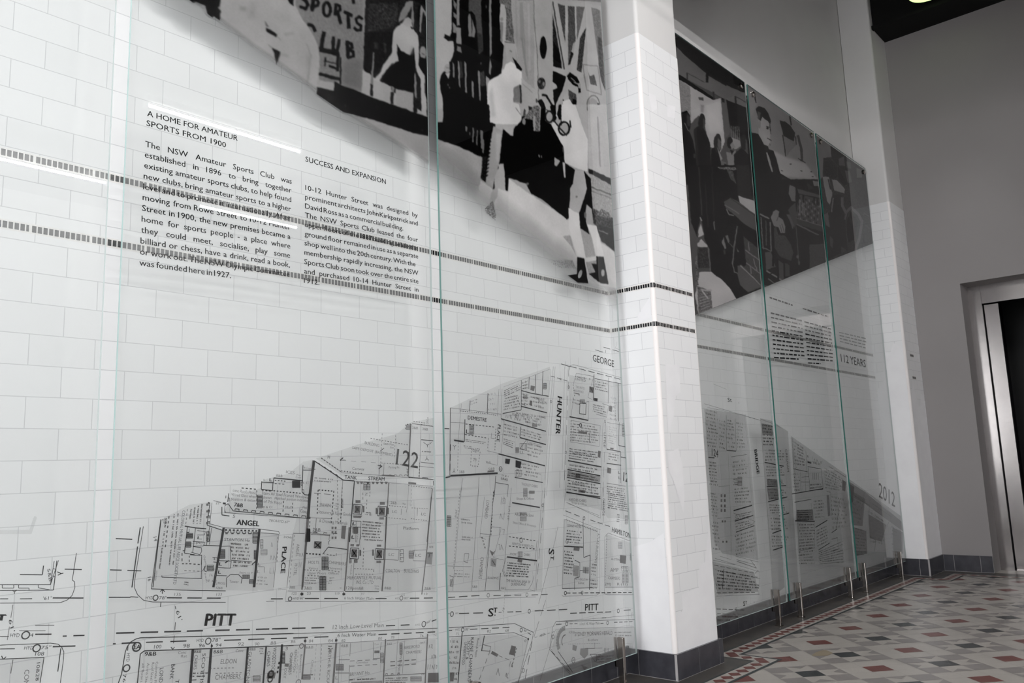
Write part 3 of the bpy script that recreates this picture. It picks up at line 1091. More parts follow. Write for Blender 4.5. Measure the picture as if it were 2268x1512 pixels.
C = Z(650, 900, 5.04, MAP)
C.l('225,600 185,980 160,1240 140,1512', 8.5, 'g').l('230,605 555,820 680,830', 3.2).l('230,605 210,700 245,700', 2)
for i in range(4):
    C.l(f'{265+i*65},{635+i*42} {285+i*65},{632+i*42} {305+i*65},{655+i*42}', 2)
C.dot('310,575 540,735', 3.0, 'g').dot('530,718 780,750', 3.0, 'g').l('310,572 545,740 780,752 1580,818', 1.2, 'g')
C.t('H', 380, 580, 405, 583, 40).l('540,490 520,690', 1.0, 'f').l('520,600 555,570', 3).t('1/m', 525, 605, 580, 605, 24, 'g')
C.t('BUILDING', 795, 418, 955, 452, 34, 'g').t('SAFE DEPOSIT (BASEMENT)', 655, 472, 1105, 552, 30, 'g').dot('860,355 1290,430', 2.2).dot('990,300 970,690', 1.6).dot('1140,320 1125,580', 1.6).t('5&B Flat', 1005, 425, 1120, 435, 22, 'g').t('Ext', 1080, 465, 1118, 470, 22, 'g').l('970,495 1010,465', 2)
C.t('122', 1140, 645, 1385, 690, 185, 'g', .0012).l('1310,195 1280,780', 5.0, 'g').l('1425,200 1405,800', 1.4, 'g').dot('1425,200 1560,220', 2).l('1325,190 1560,222', 2.0, 'g').dot('1340,165 1480,185', 2).dot('1310,195 1255,200 1250,270', 2.4, 'k').hatch(1260, 205, 1300, 260, 6, 1.6, 'g').t('3&B', 1325, 248, 1390, 255, 30, 'g').t('2&B', 1440, 262, 1500, 268, 28, 'g').t('VOLO', 1490, 115, 1485, 195, 22, 'g').l('1425,370 1560,382', 2.4).l('1450,400 1475,415', 1.6).l('1540,400 1520,420', 1.6).l('1495,455 1495,430 1480,420 1495,430 1512,420', 1.8).notes('1435,485 1545,490 1545,525 1435,515', 1, 'g', 1.6, .9, rr).l('1490,555 1490,580 1470,600 1490,580 1510,600', 1.8).l('1420,620 1570,640', 1.8, 'g').l('1410,665 1570,685', 1.2, 'g').dot('1410,625 1400,800', 2.4, 'k')
C.t('TANK', 570, 805, 705, 815, 42, 'k', .0006).t('STREAM', 835, 820, 1015, 828, 42, 'k', .0006).t('Cartway', 655, 705, 790, 712, 30, 'g').d('530,600 970,630', 1.2, .02, .02, 'f').dot('980,630 1280,650', 1.8).l('940,655 990,665 950,695', 2.4).l('970,640 955,760', 1.6, 'g').l('1010,635 1005,765', 1.6, 'g').t('Parking Pn', 1065, 688, 1180, 690, 24, 'g').t('38', 1262, 690, 1264, 745, 24, 'g').l('1280,785 1560,815', 1.8).dot('1290,790 1420,802', 3, 'k').l('1435,805 1440,793 1500,798 1500,812', 2)
for i in range(4):
    C.l(f'{1060+i*58},{775} {1070+i*58},{762} {1095+i*58},{765} {1100+i*58},{778}', 1.6, 'g')
C.l('985,765 1130,772', 3, 'g')
C.l('680,830 625,1512', 3.6).l('690,835 1065,850 1560,890', 1.3, 'g').l('1065,850 1025,1512', 4.2, 'g').dot('1280,880 1560,915', 2).fill('1282,842 1370,850 1368,870 1282,862', 'g').l('1285,880 1275,1120', 1.4, 'f').dot('1320,880 1310,1130', 1.6, 'f').l('1550,915 1490,1512', 3.4, 'g').l('1560,830 1565,880', 3, 'g')
for i, x in enumerate((720, 760, 830, 890, 935, 985, 1035)):
    C.fill(f'{x-18},838 {x+18},840 {x+8},866 {x-8},864', 'g')
C.hatch(785, 845, 855, 930, 4, 2.4).l('820,870 820,925', 2).dot('775,960 775,1060', 2).dot('855,950 850,1020', 2).t('Z', 795, 990, 830, 990, 30, 'g').dot('820,1040 815,1160', 2, 'g')
for (x, y) in ((672, 1090), (945, 1110)):
    C.l(f'{x},{y} {x+95},{y+8} {x+88},{y+115} {x-8},{y+108} {x},{y}', 2.2).fill(f'{x+10},{y+12} {x+78},{y+18} {x+72},{y+105} {x+6},{y+98}', 'g').l(f'{x+20},{y+25} {x+65},{y+85}', 4, 'k').l(f'{x+60},{y+28} {x+18},{y+85}', 3, 'k').hatch(x + 20, y - 50, x + 75, y - 10, 5, 2, 'g', frame=False).hatch(x + 98, y + 18, x + 122, y + 90, 5, 2, 'g', vert=True, frame=False)
C.hatch(915, 1130, 940, 1200, 5, 2, 'g', vert=True, frame=False).hatch(960, 1230, 1010, 1265, 4, 2, 'g', frame=False).fill('665,1215 770,1215 750,1245 670,1240', 'g')
C.l('650,1275 755,1280 745,1480', 1.6).l('700,1280 695,1512', 1.4).t('L', 665, 1320, 695, 1322, 36).t('L', 650, 1470, 680, 1472, 36).hatch(660, 1350, 720, 1410, 5, 2, 'g').notes('775,1265 1020,1290 1010,1512 760,1500', 7, 'g', 1.9, .8, rr).notes('800,1170 880,1180 880,1220 800,1215', 2, 'g', 1.6, .8, rr)
C.t('2&B', 1085, 1085, 1150, 1092, 30, 'g').t('Yte', 1215, 1095, 1250, 1098, 22, 'g').dot('1065,1105 1270,1125', 1.8).t('LC', 1100, 1185, 1155, 1190, 30, 'g').t('LC', 1425, 1212, 1475, 1216, 30, 'g').l('1205,1140 1200,1210', 1.4, 'g').l('1270,1120 1260,1180', 1.2, 'g').dot('1320,1130 1510,1140', 1.6).l('1385,1140 1380,1220', 1.4, 'g').dot('1310,1250 1500,1275', 1.8).dot('1060,1240 1270,1260', 1.6).t('Platform', 1225, 1372, 1395, 1378, 36, 'g')
C.t('SWAIN', 290, 1115, 412, 1125, 42, 'g').t('Stationery & Fancy Goods', 275, 1190, 640, 1222, 38, 'g').t('& Drawing Materials', 285, 1290, 600, 1320, 38, 'g').t('2&B', 212, 1390, 300, 1396, 40, 'k')
C.notes('240,780 450,800 440,860 225,840', 2, 'f', 1.8, .8, rr).dot('280,930 450,945', 3, 'k').dot('275,930 265,1215', 3, 'k').d('230,965 450,985', 1.8, .025, .012, 'g').dot('450,940 420,1320', 3, 'k').dot('490,780 500,1330', 2.0, 'g').dot('545,900 525,1310', 2.6, 'k').l('550,820 530,1130', 1.4, 'g').hatch(530, 1020, 555, 1140, 9, 2.2, 'g', frame=False).l('255,1240 245,1400', 1.8, 'g').l('180,1240 420,1250', 1.6, 'g').dot('185,1230 175,1512', 3).hatch(150, 1370, 185, 1500, 9, 2.4).fill('540,1330 590,1330 575,1480 530,1470', 'g').l('180,1410 410,1435', 2, 'g')
for i in range(3):
    C.l(f'{225+i*110},{1412+i*7} {228+i*110},{1400+i*7} {268+i*110},{1404+i*7}', 2)
for y in (1340, 1390, 1450):
    for x in (425, 460):
        C.fill(f'{x},{y} {x+22},{y} {x+20},{y+28} {x},{y+28}', 'g')
C.notes('465,1070 510,1075 500,1160 460,1150', 3, 'f', 1.6, .8, rr)

G = Z(600, 1100, 5.67, MAP)
G.t('HOLTS', 470, 838, 605, 842, 40, 'g').t('CHAMBERS', 725, 836, 940, 862, 40, 'g').t('Various', 472, 908, 590, 912, 30, 'g').t('Driveway', 722, 908, 895, 914, 28, 'g').t('Upper Floors', 460, 968, 690, 974, 32, 'g').t('Offices', 720, 970, 850, 974, 28, 'g').notes('430,1000 600,1005 590,1100 420,1095', 3, 'f', 1.8, .8, rr).hatch(640, 755, 720, 915, 11, 2.0).l('680,755 676,915', 2).hatch(612, 995, 692, 1170, 13, 2.0).l('652,995 650,1170', 2).t('c', 865, 1150, 885, 1150, 24, 'g').notes('730,1000 800,1000 790,1100 720,1100', 3, 'f', 1.6, .7, rr).dot('415,915 640,930', 2).dot('460,985 700,1000', 2.4).dot('720,920 880,945', 2)
G.l('445,460 390,1165', 5.0, 'g').fill('545,555 638,560 630,652 538,645', 'g').l('550,570 625,640', 4, 'k').l('625,570 550,640', 3).dot('440,710 640,725', 4, 'k').l('650,720 720,630 960,660', 2.2).dot('660,715 820,740 825,680', 2).l('500,470 740,485', 1.8, 'g').l('735,470 730,540', 1.6, 'g').l('740,545 725,565 730,600', 1.6)
G.l('985,380 960,740 925,1180', 5.0, 'g').t('LIFT', 995, 560, 1000, 540, 20, 'f').t('L', 1020, 360, 1055, 362, 40).hatch(1040, 380, 1090, 460, 6, 2.2, 'g').t('L', 1010, 525, 1045, 527, 40).l('1000,375 1130,380 1110,610', 1.5).t('Ladies', 1085, 470, 1070, 570, 20, 'g').fill('1000,590 1045,592 1040,622 998,618', 'g').fill('1075,592 1110,594 1105,622 1070,620', 'g')
for (x, y) in ((1000, 640), (1315, 650)):
    G.l(f'{x},{y} {x+105},{y+5} {x+98},{y+140} {x-12},{y+132} {x},{y}', 2.2).fill(f'{x+14},{y+14} {x+86},{y+18} {x+80},{y+122} {x+6},{y+116}', 'g').l(f'{x+20},{y+25} {x+75},{y+110}', 4, 'k').l(f'{x+75},{y+25} {x+18},{y+110}', 3, 'k')
G.hatch(1110, 665, 1135, 740, 5, 2, 'g', vert=True, frame=False).hatch(985, 780, 1010, 830, 4, 2, 'g').hatch(1050, 785, 1085, 825, 4, 2, 'g').hatch(1270, 660, 1295, 740, 5, 2, 'g', vert=True, frame=False).hatch(1325, 795, 1385, 835, 4, 2, 'g', frame=False).hatch(1330, 595, 1385, 630, 4, 2, 'g', frame=False)
G.t('MERCANTILE MUTUAL', 960, 1035, 1390, 1035, 44, 'g').t('INS. Co LTD', 1070, 1090, 1285, 1092, 44, 'g').t('120pen&B', 945, 1160, 1160, 1166, 40, 'g').t('Conc', 1300, 1125, 1358, 1128, 22, 'g').t('Flat', 1308, 1160, 1358, 1163, 22, 'g').l('1045,790 1025,1180', 1.4, 'g').dot('1045,900 1290,910 1285,970 1045,970', 2).dot('1165,640 1155,900', 2.4).t('Vestibule', 1005, 850, 995, 980, 18, 'g').l('930,1185 1360,1190', 2.4)
G.l('1450,250 1430,760 1395,1185', 5.4, 'g').l('2015,0 1960,660 1895,1225', 4.0, 'g').t('COALTON', 1440, 945, 1615, 950, 44, 'g').t('BUILDING', 1670, 948, 1855, 955, 44, 'g').t('8&B', 1425, 1158, 1510, 1163, 34, 'g').t('2&B', 1925, 1162, 2005, 1166, 34, 'g').t('LC', 1480, 740, 1545, 742, 38, 'g').t('LC', 1815, 750, 1885, 752, 38, 'g').l('1430,655 1610,660 1600,795 1415,785', 1.5, 'g').l('1780,670 1950,665', 1.6, 'g').l('1800,670 1785,800 1935,805', 1.4, 'g').hatch(1735, 680, 1790, 770, 7, 2, 'g').hatch(1620, 660, 1665, 815, 3, 2, 'g')
for y in (690, 740, 790):
    G.t('L', 1625, y, 1645, y, 22)
G.fill('1955,690 2035,695 2020,850 1945,840', 'f').l('1965,705 2025,710', 3).l('1990,720 1985,760', 2.4).t('SEE', 1985, 640, 2040, 640, 26, 'g')
G.d('0,1280 205,1280', 3.0, .055, .02).c(240, 1280, 26, 2.4).t('HYD 80"', 275, 1290, 415, 1288, 30).d('425,1275 905,1275', 3.0, .06, .022).t('6 Inch Water Main', 920, 1288, 1285, 1290, 38, 'g').d('1315,1276 1520,1276', 2.6, .05, .025).t('HYD', 1560, 1286, 1612, 1286, 24, 'g').c(1638, 1270, 26, 2.4, 'g').t('80"', 1675, 1286, 1730, 1284, 30, 'g').d('1745,1272 2090,1268', 2.6, .06, .03)
G.l('40,1310 -60,1312', 1.2, 'g').l('180,1312 2090,1310', 1.2, 'g').l('285,470 180,1310', 1.0, 'f').l('210,1180 480,1185 920,1190', 1.4, 'g').l('1400,1185 2090,1190', 1.0, 'f').t('125', 262, 1228, 322, 1228, 34, 'g').t('23', 450, 1228, 498, 1228, 34, 'g').t('119', 805, 1228, 860, 1228, 32, 'g').t('117', 1135, 1228, 1172, 1228, 26, 'g').t('15', 1645, 1240, 1682, 1240, 26, 'g').t('13', 1928, 1230, 1965, 1230, 28, 'g').l('370,1212 408,1212', 3).l('370,1226 408,1226', 3).l('388,1195 388,1245', 2.4).l('898,1214 934,1214', 3).l('898,1226 934,1226', 3).l('916,1195 916,1240', 2.4)
G.t('3&B', 232, 1150, 302, 1153, 36, 'g').t('3&B', 415, 1160, 510, 1166, 40, 'g').t("20'", 88, 1170, 130, 1172, 30, 'f').l('130,1160 190,1158', 1.2, 'f').hatch(452, 400, 492, 560, 10, 2.4)

F = Z(250, 1280, 5.67, MAP)
F.t('PITT', 1145, 600, 1515, 596, 160, 'k', .0045)
F.d('40,690 1200,657', 3.6, .058, .02).d('1285,655 2270,630', 3.6, .05, .022)
F.l('40,1400 110,1200 155,930 180,860 225,800 285,765 345,748 1300,725 2268,693', 2.2).d('0,824 50,822', 3, .05, .02).d('110,818 370,805', 3.2, .05, .02).d('415,805 1015,785', 2.8, .055, .025).d('1395,780 2268,750', 2.8, .05, .022)
F.t('HYD.', 1050, 800, 1145, 800, 42).c(1198, 790, 38, 2.4).t('78"', 1245, 800, 1345, 796, 50).c(300, 862, 54, 3.2).t('EA', 258, 892, 340, 890, 60, 'k', .001)
F.t('100', 515, 885, 605, 882, 50).t('98', 880, 872, 962, 870, 50).t('96', 1075, 866, 1155, 864, 46).t('94', 1288, 860, 1362, 858, 44).t('92', 1568, 848, 1645, 845, 44, 'g').t('90', 1780, 845, 1838, 843, 40, 'g').t('88', 1978, 835, 2045, 833, 44, 'g')
F.l('1230,845 1255,843', 2.6).l('1228,858 1255,856', 2.6).l('1240,820 1238,875', 2.4)
F.l('300,1400 345,950 395,912 1000,892 1700,865 2268,845', 2.4).l('1005,895 965,1400', 7).l('1235,885 1195,1400', 7).l('1695,870 1650,1400', 6).l('1925,860 1880,1400', 5).l('2125,830 2085,1400', 6.5)
F.t('9&B', 395, 978, 540, 972, 52, 'k', .0008).t('Conc', 818, 950, 920, 946, 34, 'g').t('flat', 850, 995, 930, 990, 34, 'g').t('8&B', 1018, 940, 1108, 936, 40).t('8&B', 1262, 945, 1378, 940, 46).t('Conc', 1540, 930, 1640, 928, 40, 'g').t('8&B', 1712, 910, 1790, 908, 36, 'g')
F.t('HYD', 175, 945, 168, 1050, 42).c(172, 1130, 42, 3).t("76'", 130, 1205, 120, 1330, 40).l('190,850 185,910', 2).t('BANK', 735, 1080, 712, 1270, 50).t('T', 790, 1270, 780, 1320, 46)
F.t('LONDON', 590, 1130, 570, 1420, 50).t('Concrete Floors', 540, 1050, 510, 1420, 32, 'g').t('Roof Steel Work', 490, 1060, 455, 1440, 32, 'g').t('Arms Stairs', 430, 1065, 395, 1380, 32, 'g').t('all floors', 370, 1070, 345, 1310, 32, 'g')
F.t('SCOTTISH', 1125, 945, 1085, 1400, 44).t('CHBRS', 1025, 965, 1012, 1150, 44, 'g').notes('1010,1175 1190,1170 1185,1250 1000,1250', 2, 'g', 2, .8, rr).l('975,1280 1050,1275', 2).t('ELDON', 1350, 1075, 1550, 1068, 62, 'g').t('CHAMBERS', 1280, 1275, 1600, 1260, 66, 'g').dot('1215,1132 1540,1125', 1.6).dot('1290,1195 1640,1185', 1.6)
F.t('GLADSTONE', 1705, 925, 1665, 1330, 44, 'g').t('WOODSTOCK', 2015, 870, 1985, 1190, 44).t('CHBRS', 1940, 920, 1935, 1110, 40).notes('1845,870 1900,870 1890,960 1840,960', 3, 'f', 1.8, .8, rr).hatch(1760, 1225, 1850, 1300, 5, 1.6, 'g').fill('1940,1190 2050,1180 2030,1260 1930,1260', 'g').c(1985, 1205, 40, 5).c(1975, 1270, 34, 4).t('3', 2165, 905, 2195, 903, 44, 'g').hatch(2125, 925, 2160, 1070, 9, 2.2).fill('2160,1070 2210,1072 2205,1112 2155,1108', 'g').t('CHAMBERS', 2225, 945, 2200, 1180, 34, 'g').t('OXY', 2155, 1130, 2140, 1260, 34, 'g').dot('2090,1050 2060,1220', 5, 'k')

G2 = Z(600, 1280, 5.67, MAP)
G2.t('12 Inch Low Level Main', 775, 640, 1415, 612, 56, 'g').d('15,636 740,618', 3.4, .05, .022).d('1445,598 1808,582', 3.0, .05, .03).t('HYD', 1815, 598, 1872, 594, 24, 'g').c(1920, 576, 34, 2.4).t('80"', 1955, 575, 2012, 545, 26, 'g').l('2020,540 2078,520', 3)
G2.l('0,705 850,678 2110,627', 2.2, 'g').t('6 Inch Water Main', 835, 740, 1320, 722, 46, 'k').d('0,760 800,732', 3.0, .05, .022).d('1350,708 2110,672', 3.0, .04, .02)
G2.t('86', 250, 815, 308, 812, 40, 'g').t('84', 475, 808, 530, 805, 40, 'g').t('84', 720, 805, 778, 802, 40, 'g').t('82', 885, 802, 935, 800, 36, 'g').t('80', 1345, 775, 1395, 772, 36, 'g').t('78', 1505, 760, 1548, 757, 36, 'g').t('76', 1870, 740, 1915, 737, 34, 'g').t('74', 2040, 732, 2078, 730, 30, 'f')
G2.l('140,850 850,815 1440,780', 1.4, 'g').l('1450,782 1960,750', 2.6, 'g').l('1970,765 2110,758', 1.0, 'f').l('430,830 390,1270', 5.0, 'g').l('820,820 780,1340', 6.5, 'g').l('1440,765 1410,1340', 4.6, 'g').l('1968,700 1935,1340', 5.0, 'g')
for x, y in ((430, 780), (820, 775)):
    G2.l(f'{x-16},{y} {x+16},{y-2}', 2.6).l(f'{x-16},{y+14} {x+16},{y+12}', 2.6).l(f'{x},{y-30} {x},{y+40}', 2)
G2.t('REMINGTON', 300, 900, 275, 1180, 32, 'g').t('CHAMBERS', 245, 935, 225, 1215, 34, 'g').t('Basement', 370, 960, 355, 1190, 26, 'g').dot('345,870 320,1270', 1.4, 'f').t('6&B', 440, 885, 530, 882, 36, 'g').dot('570,830 545,1300', 1.2, 'f').dot('640,830 610,1300', 1.6).t('Offices', 510, 1030, 490, 1200, 30, 'f').t('ARTHUR RICKARD', 725, 880, 690, 1420, 40, 'g').notes('720,840 780,838 765,930 715,930', 3, 'g', 1.8, .8, rr).c(385, 850, 30, 2.4, 'g').l('390,1215 530,1212', 3, 'g').hatch(400, 1225, 495, 1270, 4, 1.8, 'g').c(345, 1310, 36, 2, 'g')
G2.t('4&B', 875, 868, 970, 864, 38, 'g').l('870,820 845,1320', 1.4, 'g').d('1000,815 985,1090', 1.6, .03, .02, 'g').l('850,1025 990,1022', 1.6, 'g').l('1290,800 1285,1010 1370,1005', 1.6, 'g').fill('1300,908 1365,908 1362,940 1298,940', 'g').hatch(1375, 940, 1415, 1060, 8, 1.8, 'g').t('Corridor', 1070, 1072, 1220, 1066, 26, 'g').d('990,1040 1370,1020', 1.6, .02, .012, 'g').d('990,1105 1370,1080', 1.6, .02, .012, 'g').hatch(820, 1080, 910, 1160, 6, 2, 'g').l('805,1190 985,1190', 2, 'g').t('BRYANT Ho.', 990, 1228, 1245, 1205, 46, 'g').notes('990,1255 1340,1240 1340,1280 990,1295', 1, 'g', 2, .85, rr).t('L', 810, 1270, 840, 1268, 46, 'g').fill('1010,1300 1400,1285 1400,1330 1010,1330', 'f').l('990,1090 980,1330', 1.4, 'g').l('1385,800 1375,900', 1.6, 'g').t('Conc', 1300, 840, 1355, 838, 26, 'f')
G2.t('BERESFORD', 1670, 890, 1870, 870, 38, 'g').t('CHAMBERS', 1695, 950, 1890, 940, 38, 'g').hatch(1618, 815, 1650, 955, 10, 2.2, 'g').t('ENTRANCE', 1625, 960, 1590, 1200, 28, 'g').d('1500,1050 1850,1020', 2.6, .025, .012, 'g').d('1500,1100 1850,1075', 2.6, .025, .012, 'g').t('3&B', 1455, 840, 1520, 836, 28, 'g').l('1590,785 1570,1200', 1.2, 'g').l('1680,780 1650,1200', 1.2, 'g').l('1425,1225 1940,1195', 2, 'g').hatch(1755, 1235, 1890, 1290, 4, 1.8, 'g').fill('1975,1190 2125,1185 2120,1310 1970,1310', 'g').notes('1440,1245 1730,1235 1730,1320 1440,1320', 3, 'g', 2, .8, rr).t('MRS', 1870, 830, 1935, 815, 24, 'g').notes('1990,790 2100,785 2070,1180 1960,1180', 3, 'f', 2.2, .8, rr)
for x in (1440, 1510, 1590, 1895):
    G2.l(f'{x},1215 {x},1200 {x+25},1198 {x+25},1213', 2, 'g')

D = Z(950, 750, 4.32, MAP)
D.t('GEORGE', 1568, 212, 1770, 272, 66, 'k', .0006).d('1590,105 1690,135 1692,100', 2.2, .05, .015).d('1670,80 1840,128', 2.4, .06, .02).l('1800,30 1785,90 1840,110', 1.2, 'f')
D.l('1265,240 1345,265', 2.6).l('1305,215 1300,290', 1.2, 'g').d('1345,262 1850,392', 2.6, .06, .02).l('1380,245 1850,375', 1.2, 'g').l('1380,245 1350,260 1340,300', 1.2, 'g').l('1430,180 1430,250', 1.0, 'f')
D.t('HUNTER', 1232, 545, 1212, 905, 46, 'k', .003)
D.l('1190,265 1110,1350', 1.3, 'g').l('1207,268 1165,900 1125,1500', 1.3, 'g').l('1300,270 1275,1250', 1.2, 'g').d('1255,1260 1250,1480', 1.6, .09, .03, 'g').d('1340,270 1295,1400', 2.0, .05, .025).l('1325,290 1290,1512', 1.1, 'f')
D.d('1165,355 1345,410', 2.2, .03, .015).c(1168, 600, 12, 2.2).c(1338, 462, 12, 2.2).t('60', 1250, 392, 1275, 400, 20, 'g').c(1310, 1085, 12, 2).c(1685, 790, 12, 1.8, 'g').c(686, 1245, 22, 2.4).t('A5', 673, 1255, 700, 1255, 22, 'g')
D.l('1160,290 1165,330 1145,540', 1.2, 'g').l('715,460 1160,290', 1.0, 'f')
for t in ('395,590 388,690', '565,520 557,715', '885,395 883,680 705,715', '960,365 955,480', '1022,345 1018,520', '1090,310 1085,540'):
    D.l(t, 2.8, 'k')
D.l('885,495 975,520 1145,550', 3.4).l('880,645 1130,708', 4.0).l('690,765 1120,885', 4.0).l('870,945 1120,1012', 4.4).l('665,1100 1110,1215', 4.6).l('820,1325 1090,1375', 3.2).l('705,715 830,690', 1.6, 'g')
D.t('DEMESTRE', 372, 770, 552, 795, 38, 'k', .0008).t('PLACE', 660, 818, 648, 980, 30, 'k', .0008)
D.l('205,660 200,1310', 2.6).l('205,660 300,672 690,720', 1.4, 'g').l('345,770 340,985', 3.4).l('240,970 335,985', 5.0).l('208,800 340,805', 1.2, 'g').l('310,620 280,980', 1.1, 'g').d('350,815 635,845', 2.4, .012, .008, 'k').d('345,915 560,950', 2.4, .012, .008, 'k').l('430,820 425,915', 1.4, 'g').hatch(390, 825, 425, 915, 8, 2, 'k').t('L', 355, 905, 382, 907, 40, 'k', .001)
D.l('205,1310 658,1285', 6.0).l('130,1335 205,1318', 4.0).l('135,857 195,860', 3.0).d('205,1010 200,1290', 4.0, .03, .014).dot('280,990 275,1280', 1.8).l('245,1060 245,1030 230,1018 245,1030 260,1018', 1.6).l('240,1240 240,1265 228,1280 240,1265 252,1280', 1.6).dot('405,1060 480,1050 490,1080 470,1220 400,1215 405,1060', 2.2).t('Light', 420, 1080, 480, 1082, 26, 'g').t('78', 425, 1170, 455, 1170, 30, 'g').t('3&B', 290, 1285, 340, 1285, 28, 'g').notes('350,955 560,985 555,1015 350,985', 2, 'f', 1.6, .8, rr).notes('330,1015 430,1030 430,1060 340,1050', 2, 'f', 1.6, .8, rr).t('9kB', 545, 1190, 590, 1195, 24, 'g').t('5&B', 570, 1255, 630, 1250, 22, 'g').l('555,1070 660,1095 655,1210 550,1185', 1.2, 'g').fill('562,1260 628,1255 626,1272 560,1278', 'g').dot('640,860 630,1080', 2.4, 'k').dot('570,950 560,1060', 2.0, 'k').l('600,900 595,950 630,955', 1.4, 'g')
D.l('655,740 670,480', 1.4, 'g').l('700,480 690,760 720,790 690,1100', 1.4, 'g').dot('560,715 650,735', 2, 'g').dot('300,690 550,715', 2.0, 'k').notes('570,510 660,490 650,700 570,700', 4, 'f', 1.4, .6, rr).notes('400,590 470,560 460,620 400,640', 2, 'f', 1.4, .7, rr)
notes_d = [('720,490 880,410 880,490 720,560', 4), ('720,560 880,520 870,660 715,690', 5), ('895,410 955,385 955,480 890,490', 3), ('890,510 965,525 960,640 885,640', 4), ('975,535 1140,565 1125,690 970,650', 3), ('840,700 1120,740 1115,850 720,750', 4), ('720,800 870,840 860,960 715,930', 4), ('715,950 830,980 820,1060 710,1010', 4), ('885,850 1110,920 1100,985 880,930', 3), ('945,990 1090,1020 1080,1160 940,1120', 4), ('850,1170 1080,1220 1070,1340 830,1300', 4), ('700,1290 760,1300 755,1370 690,1350', 2), ('1030,560 1135,590 1130,640 1030,620', 1)]
for cc, n in notes_d:
    D.notes(cc, n, 'g', 1.6, .72, rr)
D.t('THORLEY CHBRS', 885, 1400, 1040, 1425, 26, 'g').t('M.J.BAKER', 1005, 575, 1100, 598, 20, 'g').t('CUTLER', 1020, 645, 1070, 655, 18, 'g').hatch(905, 1430, 940, 1512, 9, 2, 'g').hatch(960, 1455, 1010, 1480, 4, 2, 'g')
D.fill('732,1145 778,1150 770,1200 728,1192', 'k').fill('830,1160 885,1175 875,1240 828,1228', 'k').hatch(870, 1000, 935, 1055, 5, 1.6, 'g', vert=True).l('935,965 870,1050 935,1070 940,970', 1.6).hatch(830, 1040, 860, 1090, 7, 2, 'g').t('LL', 870, 1095, 910, 1100, 26).hatch(1095, 425, 1125, 480, 6, 2.2, 'k').fill('975,445 1015,455 1005,500 970,490', 'g').hatch(825, 1260, 885, 1315, 4, 2, 'g', vert=True).l('880,840 870,940', 3).fill('965,590 990,595 985,640 962,635', 'g').hatch(990, 815, 1035, 840, 4, 2, 'g').hatch(905, 540, 940, 575, 4, 2, 'g').t('C', 905, 640, 925, 644, 30, 'k').t('DIRECTS HO', 955, 1005, 1055, 1030, 20, 'g').dot('835,560 875,640', 5, 'g').l('640,1310 625,1512', 2.6).l('480,1320 470,1512', 1.8, 'g').l('325,1330 300,1512', 1.2, 'g').l('640,1375 760,1395 750,1512', 2.0).t('LAVS', 690, 1345, 755, 1355, 24, 'g')
# blocks right of the wide street
D.l('1345,745 1525,780', 5.0).l('1330,1165 1650,1225', 5.0).l('1325,1250 1640,1310', 4.6).l('1320,1325 1640,1385', 4.2).l('1315,1470 1640,1512', 4.0).l('1580,340 1575,590', 4.0).l('1720,370 1715,620', 2.2).l('1810,430 1815,790', 4.2).l('1585,380 1840,430', 2.4)
D.l('1345,330 1370,1000', .8, 'f').l('1380,440 1410,330 1580,360', 1.5, 'g').dot('1380,440 1395,560', 3, 'k').l('1385,560 1360,740', 1.4, 'g').l('1440,620 1530,600 1525,780', 1.6, 'g').l('1445,615 1440,715 1500,725 1505,620 1445,615', 3.0, 'k').hatch(1445, 580, 1490, 612, 4, 2, 'g').fill('1535,455 1575,465 1572,520 1535,510', 'g').l('1545,465 1570,510', 4).fill('1580,565 1615,570 1612,600 1580,592', 'k').notes('1590,395 1715,420 1710,520 1585,490', 4, 'g', 1.8, .75, rr).notes('1400,345 1570,375 1560,400 1400,375', 1, 'g', 1.8, .8, rr).t('UNITED', 1400, 395, 1500, 412, 24, 'g').t('THE UNITED', 1405, 470, 1490, 485, 22, 'g').t('INSURANCE', 1390, 505, 1480, 520, 22, 'g').notes('1570,620 1700,645 1700,740 1570,700', 4, 'g', 1.8, .75, rr).notes('1375,560 1500,600 1430,640 1370,620', 2, 'g', 1.6, .7, rr).fill('1725,640 1755,645 1750,700 1722,690', 'g').l('1660,620 1720,640 1700,750 1600,720', 1.6, 'g').notes('1730,540 1800,560 1800,800 1730,780', 6, 'f', 1.5, .6, rr).dot('1780,560 1785,780', 2.4).l('1580,350 1520,560 1560,580', 1.4, 'g').l('1400,520 1440,530 1436,545', 4, 'g')
D.dot('1360,780 1355,990', 3.4, 'k').l('1360,780 1640,830 1630,1030 1350,985', 1.4, 'g').notes('1370,800 1640,840 1630,1010 1360,980', 7, 'g', 1.9, .7, rr).c(1452, 828, 18, 4).fill('1430,880 1515,890 1510,910 1430,905', 'g').l('1540,860 1535,990', 3, 'g').t('LITTLE', 1675, 895, 1670, 1035, 22, 'g').l('1665,800 1640,1512', 1.2, 'g').d('1690,800 1665,1512', 1.6, .05, .02, 'g').l('1705,800 1880,830', 1.4, 'g')
D.notes('1345,1040 1650,1080 1640,1200 1335,1150', 5, 'k', 1.7, .75, rr).t('UNDERWOOD HOUSE', 1370, 1105, 1560, 1130, 24, 'k').fill('1620,1070 1645,1075 1640,1140 1615,1130', 'g').notes('1345,1190 1640,1240 1640,1300 1335,1250', 2, 'k', 1.7, .7, rr).fill('1328,1262 1640,1318 1636,1375 1322,1318', 'f').notes('1330,1270 1640,1325 1635,1370 1325,1315', 2, 'k', 2, .85, rr).fill('1405,1285 1450,1292 1445,1335 1400,1328', 'g').notes('1330,1340 1640,1395 1635,1500 1320,1450', 4, 'k', 1.8, .7, rr).fill('1430,1440 1500,1450 1495,1475 1430,1468', 'g').l('1560,1330 1555,1480', 2).t('HUNTER HOUSE', 1370, 1385, 1490, 1405, 22, 'k').t('HAMILTON CHAMBERS', 1375, 1215, 1480, 1232, 18, 'g')
